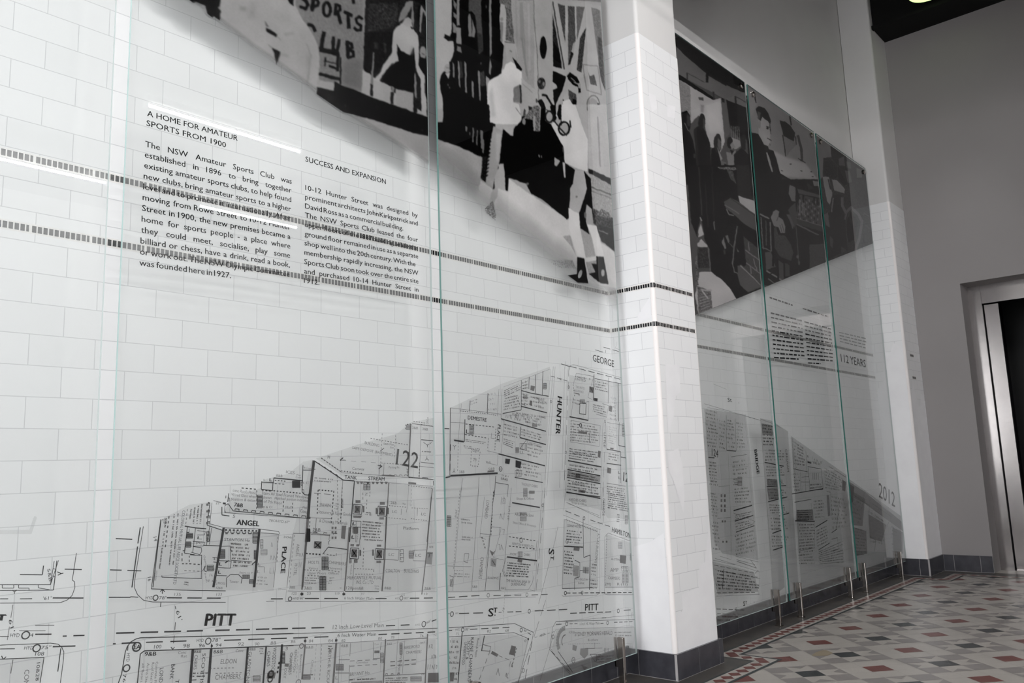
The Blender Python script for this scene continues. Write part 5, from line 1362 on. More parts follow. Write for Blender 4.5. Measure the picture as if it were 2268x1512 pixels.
# ------------------------------------------------------------------ the two black and white photographs printed on the glass
class Raster:
    """paints soft-edged tones on a fine grid of the glass plane; the grid becomes the print's mesh"""

    def __init__(self, x0, x1, z0, z1, dx, dz, base):
        self.x0, self.z0, self.dx, self.dz = x0, z0, dx / 2, dz / 2
        self.nx, self.nz = int((x1 - x0) / self.dx), int((z1 - z0) / self.dz)
        self.nx -= self.nx % 2
        self.nz -= self.nz % 2
        self.g = np.full((self.nz, self.nx), float(base))
        self.a = np.zeros((self.nz, self.nx))
        self.fr = (0, 0, 1)

    def frame(self, ox, oy, s):
        self.fr = (ox, oy, s)
        return self

    def W(self, t):
        q = t if not isinstance(t, str) else [tuple(float(c) for c in p.split(',')) for p in t.split()]
        ox, oy, s = self.fr
        r = []
        for x, y in q:
            X, Zz = at(ox + x / s, oy + y / s, GY)
            r.append(((X - self.x0) / self.dx, (Zz - self.z0) / self.dz))
        return np.array(r)

    def mask(self, q):
        i0, j0 = np.maximum(np.floor(q.min(0)).astype(int) - 1, 0)
        i1, j1 = np.ceil(q.max(0)).astype(int) + 2
        i1, j1 = min(i1, self.nx), min(j1, self.nz)
        if i1 <= i0 or j1 <= j0:
            return None
        X, Y = np.meshgrid(np.arange(i0, i1) + .5, np.arange(j0, j1) + .5)
        c = np.zeros(X.shape, bool)
        n = len(q)
        for k in range(n):
            xa, ya = q[k]
            xb, yb = q[(k + 1) % n]
            if ya == yb:
                continue
            cond = (ya > Y) != (yb > Y)
            c ^= cond & (X < (xb - xa) * (Y - ya) / (yb - ya) + xa)
        return (slice(j0, j1), slice(i0, i1)), c

    def blend(self, sl, m, tone, op=1.0):
        self.g[sl] = self.g[sl] * (1 - m * op) + tone * m * op

    def p(self, t, tone, op=1.0, noise=0.0, cell=3):
        r = self.mask(self.W(t))
        if r is None:
            return self
        sl, m = r
        tn = tone
        if noise:
            h, w = m.shape
            n = RNG.normal(0, 1, (h // cell + 2, w // cell + 2))
            n = np.repeat(np.repeat(n, cell, 0), cell, 1)[:h, :w]
            tn = np.clip(tone + noise * n, 3, 250)
        self.blend(sl, m.astype(float), tn, op)
        return self

    def s(self, t, w, tone, op=1.0):
        """brush stroke, w in local grid units"""
        ox, oy, sc = self.fr
        q = [tuple(float(c) for c in p.split(',')) for p in t.split()]
        for (xa, ya), (xb, yb) in zip(q, q[1:]):
            L = math.hypot(xb - xa, yb - ya) or 1
            nx, ny = -(yb - ya) / L * w / 2, (xb - xa) / L * w / 2
            ex, ey = (xb - xa) / L * w * .25, (yb - ya) / L * w * .25
            self.p([(xa + nx - ex, ya + ny - ey), (xb + nx + ex, yb + ny + ey), (xb - nx + ex, yb - ny + ey), (xa - nx - ex, ya - ny - ey)], tone, op)
        return self

    def e(self, cx, cy, rx, ry, tone, op=1.0, rot=0.0, noise=0.0):
        c, s_ = math.cos(rot), math.sin(rot)
        return self.p([(cx + rx * math.cos(t) * c - ry * math.sin(t) * s_, cy + rx * math.cos(t) * s_ + ry * math.sin(t) * c) for t in [2 * math.pi * k / 24 for k in range(24)]], tone, op, noise)

    def o(self, cx, cy, rx, ry, w, tone):
        return self.s(' '.join(f'{cx+rx*math.cos(2*math.pi*k/20)},{cy+ry*math.sin(2*math.pi*k/20)}' for k in range(21)), w, tone)

    def soft(self, t, tone, op, r):
        """blurred patch"""
        q = self.W(t)
        q2 = q.copy()
        pad = np.array([r * 3, r * 3])
        big = np.vstack([q, q.min(0) - pad, q.max(0) + pad])
        i0, j0 = np.maximum(np.floor(big.min(0)).astype(int), 0)
        i1, j1 = np.ceil(big.max(0)).astype(int)
        i1, j1 = min(i1, self.nx), min(j1, self.nz)
        if i1 <= i0 or j1 <= j0:
            return self
        m = np.zeros((self.nz, self.nx), np.float32)
        rr = self.mask(q2)
        if rr is None:
            return self
        m[rr[0]] = rr[1]
        sub = blur(m[j0:j1, i0:i1], r)
        self.blend((slice(j0, j1), slice(i0, i1)), sub, tone, op)
        return self

    def region(self, pts):
        r = self.mask(self.W(pts))
        self.a[r[0]] = r[1]
        return self


def blur(a, r):
    r = int(r)
    if r < 1:
        return a
    for ax in (0, 1):
        for _ in range(2):
            pad = [(0, 0), (0, 0)]
            pad[ax] = (r + 1, r)
            c = np.cumsum(np.pad(a, pad, mode='edge'), axis=ax)
            n = 2 * r + 1
            a = (np.take(c, range(n, c.shape[ax]), ax) - np.take(c, range(0, c.shape[ax] - n), ax)) / n
    return a


def photo_material(name):
    m = bpy.data.materials.new(name)
    m.use_nodes = True
    nt = m.node_tree
    nt.nodes.clear()
    out = nt.nodes.new('ShaderNodeOutputMaterial')
    at_ = nt.nodes.new('ShaderNodeAttribute')
    at_.attribute_name = 'tone'
    tr = nt.nodes.new('ShaderNodeBsdfTransparent')
    df = nt.nodes.new('ShaderNodeBsdfDiffuse')
    mx = nt.nodes.new('ShaderNodeMixShader')
    nt.links.new(at_.outputs['Color'], df.inputs[0])
    nt.links.new(at_.outputs['Alpha'], mx.inputs[0])
    nt.links.new(tr.outputs[0], mx.inputs[1])
    nt.links.new(df.outputs[0], mx.inputs[2])
    nt.links.new(mx.outputs[0], out.inputs[0])
    return m


M_PHOTO = photo_material('photo_ink')


def raster_build(R, gain, lift, tint, soft, name='photo_print'):
    # ragged, grainy edges of an enlarged old photograph
    def wobble(cell, amp):
        n = RNG.normal(0, 1, (R.nz // cell + 3, R.nx // cell + 3))
        n = np.repeat(np.repeat(n, cell, 0), cell, 1)[:R.nz, :R.nx]
        n = blur(n, cell // 2)
        return n / n.std() * amp
    J0, I0 = np.meshgrid(np.arange(R.nz), np.arange(R.nx), indexing='ij')
    Jw = np.clip(J0 + wobble(6, .5) + wobble(16, .55), 0, R.nz - 1).astype(int)
    Iw = np.clip(I0 + wobble(6, .5) + wobble(16, .55), 0, R.nx - 1).astype(int)
    g = blur(R.g[Jw, Iw], soft)
    g = g * (1 + wobble(30, .012) + wobble(90, .016))
    a = R.a
    # fold the double-resolution canvas down to the mesh grid
    g = g.reshape(R.nz // 2, 2, R.nx // 2, 2).mean((1, 3))
    a = a.reshape(R.nz // 2, 2, R.nx // 2, 2).mean((1, 3))
    v = np.clip(g / 255.0, 0, 1)
    lin = np.where(v <= 0.04045, v / 12.92, ((v + 0.055) / 1.055) ** 2.4)
    alb = np.clip(lin * gain + lift, 0.002, 0.86)
    NX, NZ = R.nx // 2, R.nz // 2
    xs = R.x0 + (np.arange(NX) + .5) * R.dx * 2
    zs = R.z0 + (np.arange(NZ) + .5) * R.dz * 2
    for i, (pa, pb) in enumerate(PANES):
        ii = np.where((xs > pa + .002) & (xs < pb - .002))[0]
        if len(ii) < 2:
            continue
        jj = np.where(zs < GZ1 - .001)[0]
        A = a[np.ix_(jj, ii)]
        keep = A > 0.003
        quad = keep[:-1, :-1] | keep[1:, :-1] | keep[:-1, 1:] | keep[1:, 1:]
        used = np.zeros_like(keep)
        used[:-1, :-1] |= quad
        used[1:, :-1] |= quad
        used[:-1, 1:] |= quad
        used[1:, 1:] |= quad
        idx = -np.ones(keep.shape, int)
        idx[used] = np.arange(used.sum())
        J, I = np.where(used)
        px = xs[ii][I].copy()
        # stretch the outermost columns to the panel edge
        px[I == 0] = pa + .0015
        px[I == len(ii) - 1] = pb - .0015
        co = np.stack([px, np.full(len(I), GY + 0.0006), zs[jj][J]], 1).astype(np.float32)
        qj, qi = np.where(quad)
        fc = np.stack([idx[qj, qi], idx[qj, qi + 1], idx[qj + 1, qi + 1], idx[qj + 1, qi]], 1).astype(np.int32)
        me = bpy.data.meshes.new(name)
        me.vertices.add(len(co))
        me.vertices.foreach_set('co', co.ravel())
        me.loops.add(fc.size)
        me.loops.foreach_set('vertex_index', fc.ravel())
        me.polygons.add(len(fc))
        me.polygons.foreach_set('loop_start', np.arange(0, fc.size, 4, dtype=np.int32))
        me.update(calc_edges=True)
        at_ = me.attributes.new('tone', 'FLOAT_COLOR', 'POINT')
        T_ = alb[np.ix_(jj, ii)][J, I]
        al = A[J, I]
        at_.data.foreach_set('color', np.stack([T_ * tint[0], T_ * tint[1], T_ * tint[2], al], 1).astype(np.float32).ravel())
        me.materials.append(M_PHOTO)
        o = bpy.data.objects.new(name, me)
        COL.objects.link(o)
        o.parent = panels[i]
        o.matrix_parent_inverse = Matrix.Translation(-Vector(panels[i].location))


# ---- the boxing photograph
X = Raster(0.98, 3.60, 1.60, 3.80, 0.0026, 0.0024, 150)
EDGE = [(350, -50), (420, 0), (560, 108), (700, 207), (760, 248), (960, 374), (1100, 490), (1330, 664), (1385, 706), (1385, -900), (260, -900)]
X.region(EDGE)
# upper left: dark crowd behind the referee
X.frame(400, 0, 5.817)
X.p('-300,-900 520,-900 505,0 500,80 470,95 515,140 505,270 430,210 400,240 345,195 320,75 200,25 140,45 60,-30', 7)
X.p('520,-900 2400,-900 2400,100 1600,100 1500,-100 1200,-300 520,-300', 60, 1, 12)
X.p('560,-600 1300,-500 1300,60 520,20', 150)
X.soft('520,150 900,200 800,380 560,330', 130, .6, 9)
# banner
X.frame(680, 0, 4.725)
X.p('-120,-300 640,-300 605,480 590,720 575,960 490,940 380,905 330,860 120,930 130,600 80,400 -50,200 -120,60', 112, 1, 5, 4)
X.soft('380,640 580,620 570,930 380,890', 92, .8, 8)
X.soft('600,-200 640,-200 620,400 585,400', 135, .7, 4)
# dark stand behind the bending man
X.p('632,-900 1275,-900 1275,1225 600,740 600,500', 22, 1, 14, 2)
X.p('640,40 960,20 940,220 860,300 640,330', 34, 1, 26, 2)
X.p('600,340 900,330 890,560 800,680 680,790 590,720', 12, 1, 10, 3)
X.p('700,440 745,450 740,520 705,510', 45, .8, 15).p('800,440 830,450 825,560 805,540', 45, .8, 15)
X.s('960,0 1040,-20', 20, 20)
# lettering on the banner
for t, w in (('-60,-30 -8,10 12,55 -18,92 -70,72', 34), ('62,-40 56,112', 36), ('60,-8 108,0 122,28 104,58 62,62', 28),
             ('302,50 292,152', 34), ('300,50 345,66 352,105 305,128', 28), ('320,125 352,245', 34), ('392,122 466,162', 32), ('428,140 435,295', 34),
             ('578,200 545,172 512,196 522,240 566,270 562,316 522,316 494,290', 28), ('478,-40 490,30', 34),
             ('10,255 55,270 85,322', 34), ('176,342 152,490', 38), ('130,500 330,560', 26), ('275,392 272,520 312,545 336,420', 34),
             ('420,435 430,600', 34), ('420,440 462,455 470,500 430,520 482,540 488,588 430,604', 28),
             ('135,525 322,575 322,735', 30), ('352,600 350,880', 14), ('195,600 188,690', 12), ('235,690 300,712', 24), ('130,770 345,832', 34), ('180,640 300,660', 10)):
    X.s(t, w, 10)
X.o(207, 97, 37, 72, 30, 10)
# dark ground, white boards
X.p('580,735 668,780 660,1010 572,985', 150).p('695,815 880,905 872,1090 688,1022', 148).p('925,925 1112,975 1114,1172 938,1118', 142)
X.p('105,915 282,948 290,850 372,900 480,930 640,1005 870,1088 930,1105 1112,1172 1200,1205 1285,1228 1285,1425 1090,1382 760,1278 620,1232 470,1196 380,1176 100,995', 6)
X.e(400, 1105, 12, 14, 40).e(735, 1120, 10, 20, 26).e(1205, 1365, 12, 5, 60)
X.p('108,830 276,862 276,945 108,915', 146)
X.p('690,548 706,550 694,800 690,1000 662,1000 672,780', 105).p('664,880 690,890 688,1010 660,1000', 18)
X.p('898,660 920,662 906,1085 876,1090', 110).p('876,960 908,965 906,1090 878,1090', 22).p('1114,740 1138,780 1150,1040 1128,1010', 118).p('1118,1040 1160,1050 1150,1180 1112,1172', 20, 1, 12)
# bending man
X.p('945,470 975,540 1075,580 1120,500 1130,700 1112,962 920,918 780,850 850,720 955,640', 5)
X.p('955,262 1040,215 1090,215 1112,300 1162,370 1172,460 1172,560 1165,680 1232,790 1228,960 1252,1060 1252,1222 1200,1195 1192,970 1190,830 1145,740 1128,640 1120,490 1075,580 1010,542 975,530 945,460 940,560 960,640 880,672 790,790 750,860 700,840 760,760 800,680 880,560 890,450 905,330 925,285', 158)
X.e(1055, 232, 44, 52, 150).s('1092,285 1105,300', 14, 20).soft('1085,480 1118,480 1110,570 1070,575', 130, .6, 4)
X.p('955,232 972,140 1042,20 1112,10 1118,300 1086,180 1050,160 1000,212', 118).p('1042,170 1098,60 1090,200', 24).p('1160,60 1195,40 1195,330 1160,360', 7)
X.p('1188,48 1256,140 1252,205 1216,112 1190,345 1174,330', 128).p('1130,-300 1262,-300 1262,60 1190,40 1130,10', 8).p('1195,330 1262,360 1262,500 1180,480', 18, 1, 10)
X.e(1215, 555, 34, 72, 128).p('1180,600 1262,620 1262,980 1230,790 1168,680', 7).s('1200,560 1230,575', 8, 70)
# referee's shirt in front
X.frame(400, 0, 5.817)
X.p('1290,-300 1290,0 1440,110 1560,240 1680,400 1760,560 1792,720 1792,860 1762,960 1752,1215 1300,960 840,600 505,270 515,140 500,80 505,0 505,-250', 152)
X.p('1340,-120 1460,-120 1452,85 1395,30', 8).p('505,70 470,96 515,140', 130)
X.s('1620,560 1672,720 1645,1000 1625,1110', 16, 128, .7).soft('1625,700 1680,720 1660,1050 1630,1080', 128, .5, 5)
X.p('1100,360 1150,378 1252,445 1228,478 1105,405', 7).p('1086,270 1142,345 1100,345', 88).p('1165,612 1288,672 1262,742 1236,838 1205,690', 7)
X.s('1130,570 1180,630', 12, 110).s('1235,455 1290,515', 10, 110, .7)
X.soft('760,95 850,100 850,130 770,130', 105, .7, 4).soft('1330,440 1460,415 1460,432 1340,460', 118, .7, 3).soft('1280,685 1390,715 1385,738 1290,705', 120, .7, 3).soft('930,20 960,30 950,200 900,240 860,230', 128, .5, 6)
# ---- right half: on the next panel
X.frame(960, 0, 5.815)
X.p('0,-900 232,-900 236,400 200,470 270,530 255,720 220,800 100,960 80,1080 125,1330 130,1700 0,1700', 150)
X.p('228,-900 882,-900 862,60 850,250 872,540 912,600 890,820 872,950 740,1020 700,1060 690,1400 720,2200 130,2200 128,1512 125,1320 80,1080 100,965 215,830 268,660 260,525 185,530 135,480 150,440 212,470 238,380', 6)
for t, tn in (('305,-900 332,-900 336,322 300,332', 112), ('250,-20 300,60 290,120 262,80', 100), ('255,150 300,190 296,250 262,220', 100), ('250,280 290,330 290,430 250,420', 110), ('290,348 352,360 362,575 295,560', 118), ('305,590 350,600 365,680 300,650', 105),
              ('448,190 470,170 486,240 492,468 450,470', 104), ('500,240 542,400 530,482 494,470', 104), ('480,-900 600,-900 622,300 642,652 582,700 560,420 540,200 490,140 450,150', 62),
              ('712,-900 736,-900 748,300 752,690 726,742 718,300', 108), ('728,740 752,860 736,965 712,940', 112),
              ('246,800 266,830 272,1000 250,992', 112), ('310,780 334,800 346,1140 326,1105', 112), ('396,780 424,822 432,1205 410,1195', 112), ('490,1036 516,1050 522,1265 496,1240', 116), ('570,895 600,920 606,1312 590,1282', 112), ('680,978 722,1012 700,1372 672,1010', 132), ('602,930 652,905 672,1105 610,1115', 48), ('340,780 372,800 380,1000 345,1010', 38), ('560,420 622,440 640,650 580,690', 40)):
    X.p(t, tn, 1, 6 if tn < 80 else 0)
X.e(180, 880, 44, 60, 132).s('165,870 200,880', 8, 80).p('150,945 216,935 192,1018', 150).p('205,800 245,790 235,930 208,900', 10).e(186, 1092, 8, 12, 120).e(206, 1126, 8, 14, 100).e(612, 815, 8, 18, 70).e(680, 85, 8, 22, 60)
X.p('862,-900 1000,-900 1000,100 1045,545 930,520 940,200 920,60 850,40', 84, 1, 22, 3)
X.p('860,280 900,290 885,545 862,530', 108).e(880, 250, 22, 26, 118)
X.p('985,-900 1300,-900 1300,1600 1150,1000 1085,740 1045,500 1000,100', 136, 1, 3, 3)
for t, w, tn in (('1130,40 1140,500', 40, 118), ('1140,500 1205,980', 22, 112), ('1225,50 1240,900', 26, 146), ('1060,0 1080,600', 18, 126), ('1080,0 1280,-2', 10, 100)):
    X.s(t, w, tn, .8)
X.p('905,600 920,545 1040,562 1085,760 1150,900 1150,1000 900,930 890,820', 134).p('925,550 1040,566 1068,770 940,800', 142).s('985,655 1005,665', 16, 100).s('920,540 1045,552', 10, 60).s('905,880 925,880', 12, 110)
X.p('700,1065 742,1020 872,950 932,832 1000,790 1062,830 1140,925 1138,1090 1110,1100 1030,1130 1030,1320 1102,1340 1150,1600 720,1600 690,1400', 186)
X.soft('720,1200 760,1100 800,1500 740,1512', 150, .6, 6)
X.p('1030,1132 1112,1090 1122,1322 1030,1312', 108, 1, 8).p('1110,1095 1130,1100 1140,1330 1120,1330', 30).p('1014,738 1062,780 1142,890 1130,918 1068,872', 9)
X.p('1130,1000 1300,1150 1300,1420 1150,1330', 150).s('1150,1080 1280,1200', 8, 110, .7).s('1060,1390 1130,1480', 8, 110).e(1165, 1345, 40, 40, 150).p('1230,1370 1275,1380 1275,1500 1250,1490', 14).p('1165,1400 1190,1420 1180,1512 1150,1512', 60, 1, 20)
# upper right: curtain, roundel, flags and frames
X.frame(1150, 0, 5.815)
X.p('0,0 430,0 440,1400 0,1400', 138, .0)
X.p('190,-900 430,-900 432,1300 245,1300 235,700 195,300', 146)
X.s('184,-40 196,300 232,700 242,1000 250,1280', 9, 92).s('40,60 82,800 112,1020', 14, 118, .8).s('425,-20 430,560', 8, 110, .6)
X.e(310, 615, 44, 148, 10).e(285, 1075, 52, 78, 30, 1, 0, 24).e(315, 1080, 16, 30, 110).e(262, 1050, 12, 20, 90)
X.p('430,-900 1120,-900 1120,600 1120,1600 430,1600', 152)
X.p('432,180 470,350 552,885 436,850', 26, 1, 16).p('436,540 520,640 552,885 436,850', 10).p('498,48 592,75 592,545 560,400', 62, 1, 16).p('630,78 712,84 728,540 700,560 694,620 650,700 632,850', 66, 1, 14).p('735,82 842,90 792,330 745,520', 88, 1, 8)
X.p('782,490 862,350 832,650 802,930 742,905', 50, 1, 18).p('690,560 722,540 700,690 670,700', 140).p('665,660 700,690 655,830 632,840', 26, 1, 10)
X.p('928,95 1040,130 1085,750 1112,1170 1045,990 1010,700', 100, 1, 14, 3).p('1010,470 1062,490 1080,750 1104,1170 1060,1040 1028,850', 58, 1, 22, 3)
X.s('432,20 500,430 582,890', 16, 52).s('440,200 560,880', 10, 130)
X.p('420,-900 1120,-900 1120,90 880,45 480,10 420,20', 148).p('420,-900 1120,-900 1120,30 420,-20', 105, 1, 5)
X.p('435,915 602,985 592,1040 542,1190 492,1300 462,1360 440,1280 436,1160 490,1135 478,1090 430,1050', 6).p('612,980 652,928 742,990 782,1062 760,1082 650,1025', 8).s('640,1010 700,1080 770,1110 780,1190', 30, 8).s('665,1000 730,1060', 10, 130).p('750,1070 790,1080 790,1140 762,1140', 130)
X.p('632,1150 735,1220 742,1380 680,1335 640,1270', 62, 1, 22).p('690,1270 740,1290 735,1370 680,1330', 10)
X.s('820,830 1012,850 1062,1222 870,1160 820,830', 11, 112).p('884,918 905,980 965,960 1002,1105 920,1082', 56, 1, 22).s('830,960 870,1160', 8, 120)
X.o(955, 1360, 82, 130, 12, 84).p('885,1300 940,1260 1000,1300 1020,1400 960,1340 900,1370', 130).p('1005,1320 1035,1340 1030,1400 1008,1380', 30).p('900,1380 960,1400 1030,1440 980,1490', 118, 1, 14)
X.s('300,1222 352,1232 402,1320 440,1382', 24, 7).s('268,1300 310,1370 300,1600', 62, 6).p('310,1260 360,1270 402,1340 412,1420 350,1410 320,1330', 150).s('330,1410 410,1430', 12, 50).s('562,1290 545,1600', 26, 8).p('400,1370 470,1340 480,1520 440,1600 410,1440', 10).p('480,1400 545,1190 590,1040 640,1080 560,1290 540,1512', 148)
X.p('560,1300 650,1280 700,1370 740,1400 760,1600 545,1600', 186).e(600, 1480, 22, 20, 120)
X.e(225, 1300, 12, 30, 60).p('120,1370 170,1380 160,1480 130,1450', 20).p('30,1500 110,1490 110,1600 30,1600', 12)
# lower half
X.frame(960, 240, 3.6)
X.p('20,60 445,-20 452,110 495,125 470,400 395,392 200,302 20,236', 5)
X.p('0,240 35,245 200,300 392,392 380,580 340,690 260,760 0,700', 138, 1, 4).soft('60,300 200,330 330,420 320,640 120,560', 132, .6, 10).soft('240,560 340,600 330,720 260,700', 118, .5, 8)
X.p('0,650 340,700 420,850 600,560 780,690 1080,890 1240,1010 1440,1140 1560,1700 0,1700', 184, 1, 2)
X.p('20,0 78,0 75,108 20,108', 140)
X.p('555,165 612,215 635,222 640,160 715,80 790,75 800,180 850,182 858,60 905,110 945,130 1036,310 1046,430 1128,490 1112,610 1088,700 1080,872 1066,885 960,802 860,722 780,682 742,602 600,552 592,672 575,662 565,500 540,440 490,520 485,642 468,640 480,560 530,420 542,262', 5)
X.p('20,108 75,108 85,0 440,-30 450,110 490,128 460,250 420,400 392,392 200,302 35,246', 5)
for t in ('255,140 270,145 268,190 255,180', '310,150 322,160 320,270 310,262', '345,170 355,180 350,300 340,290', '372,170 396,180 394,330 380,320', '388,240 405,250 400,360 388,350', '285,190 292,190 290,215 285,210'):
    X.p(t, 95)
X.p('395,380 445,390 432,600 378,562', 12, 1, 16)
X.p('478,140 550,182 542,270 530,420 490,552 470,645 415,600 432,420 455,260', 138).soft('500,200 545,200 520,420 500,420', 160, .7, 4)
for k in range(12):
    y = 200 + k * 30
    X.s(f'{462-k*2.6},{y} {440-k*2.6},{y+22}', 9, 10)
X.p('375,575 472,640 442,762 412,832 318,752 345,680', 172).p('412,800 472,735 502,850 492,912 420,850', 96, 1, 26).p('520,445 560,440 568,500 572,662 520,642', 152).p('515,640 602,662 592,980 500,925', 176)
X.p('715,80 800,-20 850,-20 845,180 800,182 795,90', 90, 1, 40).p('795,60 815,60 812,180 798,180', 140).e(722, 105, 14, 26, 120).e(752, 600, 12, 12, 90).s('840,370 845,390', 8, 120).s('858,375 862,392', 6, 120)
X.p('975,60 1000,-30 1150,-30 1200,180 1232,255 1228,505 1128,472 1046,430 1036,310 940,130 960,105 1060,222 1092,150', 190)
X.p('1130,-30 1225,-30 1235,490 1232,250 1190,150', 158)
X.o(925, 65, 32, 45, 13, 20).e(925, 65, 24, 36, 140).o(1042, 160, 42, 52, 14, 16).e(1042, 160, 30, 40, 150).p('985,50 1000,-30 1020,-30 1020,90 1000,90', 12).s('1090,100 1095,150', 10, 20).s('960,100 1060,215', 12, 30)
X.p('965,388 1012,420 985,462 965,455', 150).p('1028,428 1048,432 1055,552 1042,552', 175).s('1030,310 1036,350', 12, 60)
X.p('1128,488 1202,500 1228,640 1192,722 1162,842 1092,795 1088,640 1112,600', 160).e(1142, 705, 8, 9, 100)
X.p('1200,500 1256,560 1262,700 1282,905 1240,862 1216,762 1215,900 1245,1002 1170,955 1158,850 1200,722 1226,640', 7).p('1222,765 1262,800 1276,912 1232,925 1215,850', 148).e(1210, 850, 10, 26, 90)
X.p('1075,790 1162,842 1172,962 1212,1192 1150,1182 1080,955', 194).p('1225,925 1302,938 1362,1182 1300,1172 1258,1012', 196).p('1170,960 1245,1002 1262,1030 1295,1180 1215,1190', 150, 1, 6)
X.p('900,1210 1110,1210 1135,1275 1000,1275', 126, 1, 18).p('1030,1020 1090,1010 1140,1180 1100,1100', 128, .7, 14).p('1215,1225 1300,1215 1280,1330 1235,1310', 140, 1, 10).p('1230,1390 1480,1440 1480,1600 1200,1500', 160, 1, 6)
X.p('1148,1186 1202,1196 1236,1395 1150,1392 1068,1330 1142,1320', 8).e(1170, 1320, 14, 34, 150, 1, .3).p('1300,1180 1358,1186 1396,1402 1330,1392 1235,1320 1292,1302 1262,1240 1300,1240', 24).e(1352, 1310, 14, 28, 150)
X.p('1230,-30 1395,-30 1412,560 1238,480', 166, 1, 3).s('1310,70 1330,460', 12, 120, .7).p('1235,478 1416,560 1420,614 1238,512', 22, 1, 6).p('1240,512 1420,612 1432,880 1285,850 1262,700 1258,560', 142, 1, 12, 3).s('1262,630 1420,690', 10, 80).s('1260,660 1425,720', 6, 100)
X.p('1275,800 1440,880 1450,1142 1340,1062 1300,940 1275,920', 54, 1, 26, 3).p('1300,930 1450,960 1450,1142 1345,1062', 40, 1, 10, 3).p('1340,800 1400,830 1420,880 1300,850', 90, 1, 40, 3)
X.s('1320,970 1390,1000', 8, 120)
# the print fades out towards its slanting lower edge
jj, ii = np.meshgrid(np.arange(X.nz), np.arange(X.nx), indexing='ij')
ex = np.array([at(px, py, GY) for px, py in EDGE[1:9]])
zline = np.interp(X.x0 + ii * X.dx, ex[:, 0], ex[:, 1])
dist = (X.z0 + jj * X.dz) - zline
xx = X.x0 + ii * X.dx
fade = np.clip(dist / np.where(xx > 2.27, 0.17, 0.03), 0, 1)
light = np.clip((X.g - 60) / 60, 0, 1)
X.a = X.a * (1 - light * (1 - fade))
X.g = np.where(xx < 2.27, X.g * .93, X.g)
X.g += RNG.normal(0, 6.0, X.g.shape)
raster_build(X, G1, 0.0, (1.0, 0.975, 0.975), 2)

# ---- the club room photograph
Y = Raster(4.14, 7.93, 1.80, 3.80, 0.0062, 0.0030, 62)
Y.region([(1480, 40), (1497, 76), (1650, 184), (1803, 296), (1930, 386), (1940, 536), (1835.6, 577.6), (1792.5, 595), (1703, 632), (1630, 662), (1548, 694), (1500, 712)])
Y.frame(1490, 70, 4.722)
Y.p('0,-60 800,480 800,1600 0,1600', 60)
Y.p('0,0 35,20 745,515 770,660 580,565 340,425 130,250 0,120', 42).soft('20,40 300,230 600,450 560,540 300,380 30,160', 36, .8, 8)
Y.p('0,120 130,250 340,430 620,590 770,650 775,800 560,715 430,645 0,420', 76)
Y.p('0,420 75,450 420,685 465,715 460,745 420,715 90,512 0,470', 32)
for t, w, tn in (('150,430 150,500', 14, 48), ('150,430 330,530', 8, 58), ('362,430 358,525', 30, 38), ('375,455 560,560', 16, 44), ('425,630 430,700', 18, 48), ('440,650 530,705', 8, 56), ('655,680 660,755', 20, 44), ('660,682 765,738', 9, 50)):
    Y.s(t, w, tn)
Y.p('630,450 745,520 750,600 640,545', 32)
Y.p('0,470 80,510 420,715 512,690 530,1000 545,1150 500,1260 380,1200 340,1000 270,870 190,960 120,840 0,840', 112).p('0,480 82,515 182,580 192,900 115,850 0,840', 92, 1, 5).soft('340,760 500,720 520,1050 380,1060', 122, .7, 6)
Y.p('265,685 320,690 318,722 275,715', 62).soft('290,760 325,770 320,850 290,840', 86, .7, 2)
Y.p('500,690 560,722 602,1050 545,1130 522,900', 68).p('510,690 545,705 540,740 515,735', 36)
Y.p('560,712 785,800 805,1110 700,1120 600,1010', 28).p('668,760 785,810 800,1060 690,1050', 36)
for x in (610, 632, 652, 672, 692):
    Y.s(f'{x},{985+(x-610)*.1} {x+4},{1120+(x-610)*.1}', 9, 78)
Y.p('620,1110 700,1135 712,1200 652,1235 618,1180', 98)
Y.p('100,840 150,828 182,880 187,1000 170,1040 216,1150 242,1300 268,1600 100,1600 100,960', 21).p('150,860 184,900 181,990 150,985', 46).s('122,955 165,1040', 8, 80).e(228, 1300, 12, 28, 48)
Y.p('218,1030 250,1000 290,975 342,1040 392,1180 405,1600 265,1600 240,1250', 29).e(306, 945, 37, 88, 36).p('318,900 340,930 338,1010 315,1010', 54).p('220,1030 250,1005 275,1500 262,1512', 40)
Y.p('402,1232 452,1196 505,1350 492,1600 400,1600', 24).e(470, 1165, 41, 98, 42).p('470,1110 505,1150 508,1240 475,1230', 66).p('460,1200 522,1330 502,1355', 92).p('500,1350 562,1370 542,1425 510,1420', 72)
Y.p('555,1252 622,1270 662,1240 652,1482 590,1452', 86).e(598, 1160, 30, 62, 34).p('600,1180 625,1160 655,1210 620,1230', 90).p('598,1235 640,1248 620,1292', 22).p('540,1380 600,1420 650,1500 640,1600 520,1600', 22)
Y.p('640,1290 722,1208 795,1292 840,1600 648,1600', 31).e(745, 1155, 38, 85, 42).p('760,1120 785,1150 785,1240 765,1220', 60)
Y.p('785,1110 812,1160 820,1380 800,1290', 70)
Y.frame(1500, 370, 4.58)
Y.p('90,-20 800,-20 880,1235 595,1340 340,1062 330,832 200,700 140,560', 25, 1, 3)
for t, w, tn in (('215,0 250,485', 11, 46), ('285,170 312,605', 9, 41), ('350,0 376,620', 9, 39), ('372,555 378,635', 15, 72), ('225,90 262,500', 6, 34)):
    Y.s(t, w, tn)
Y.p('598,-20 765,-20 795,352 620,292', 40, 1, 3).p('500,20 562,40 602,170 540,120', 56, 1, 8).p('400,0 590,0 600,30 440,20', 70, 1, 14)
Y.p('616,288 792,346 802,488 640,372', 106).p('800,340 830,350 840,500 805,490', 70)
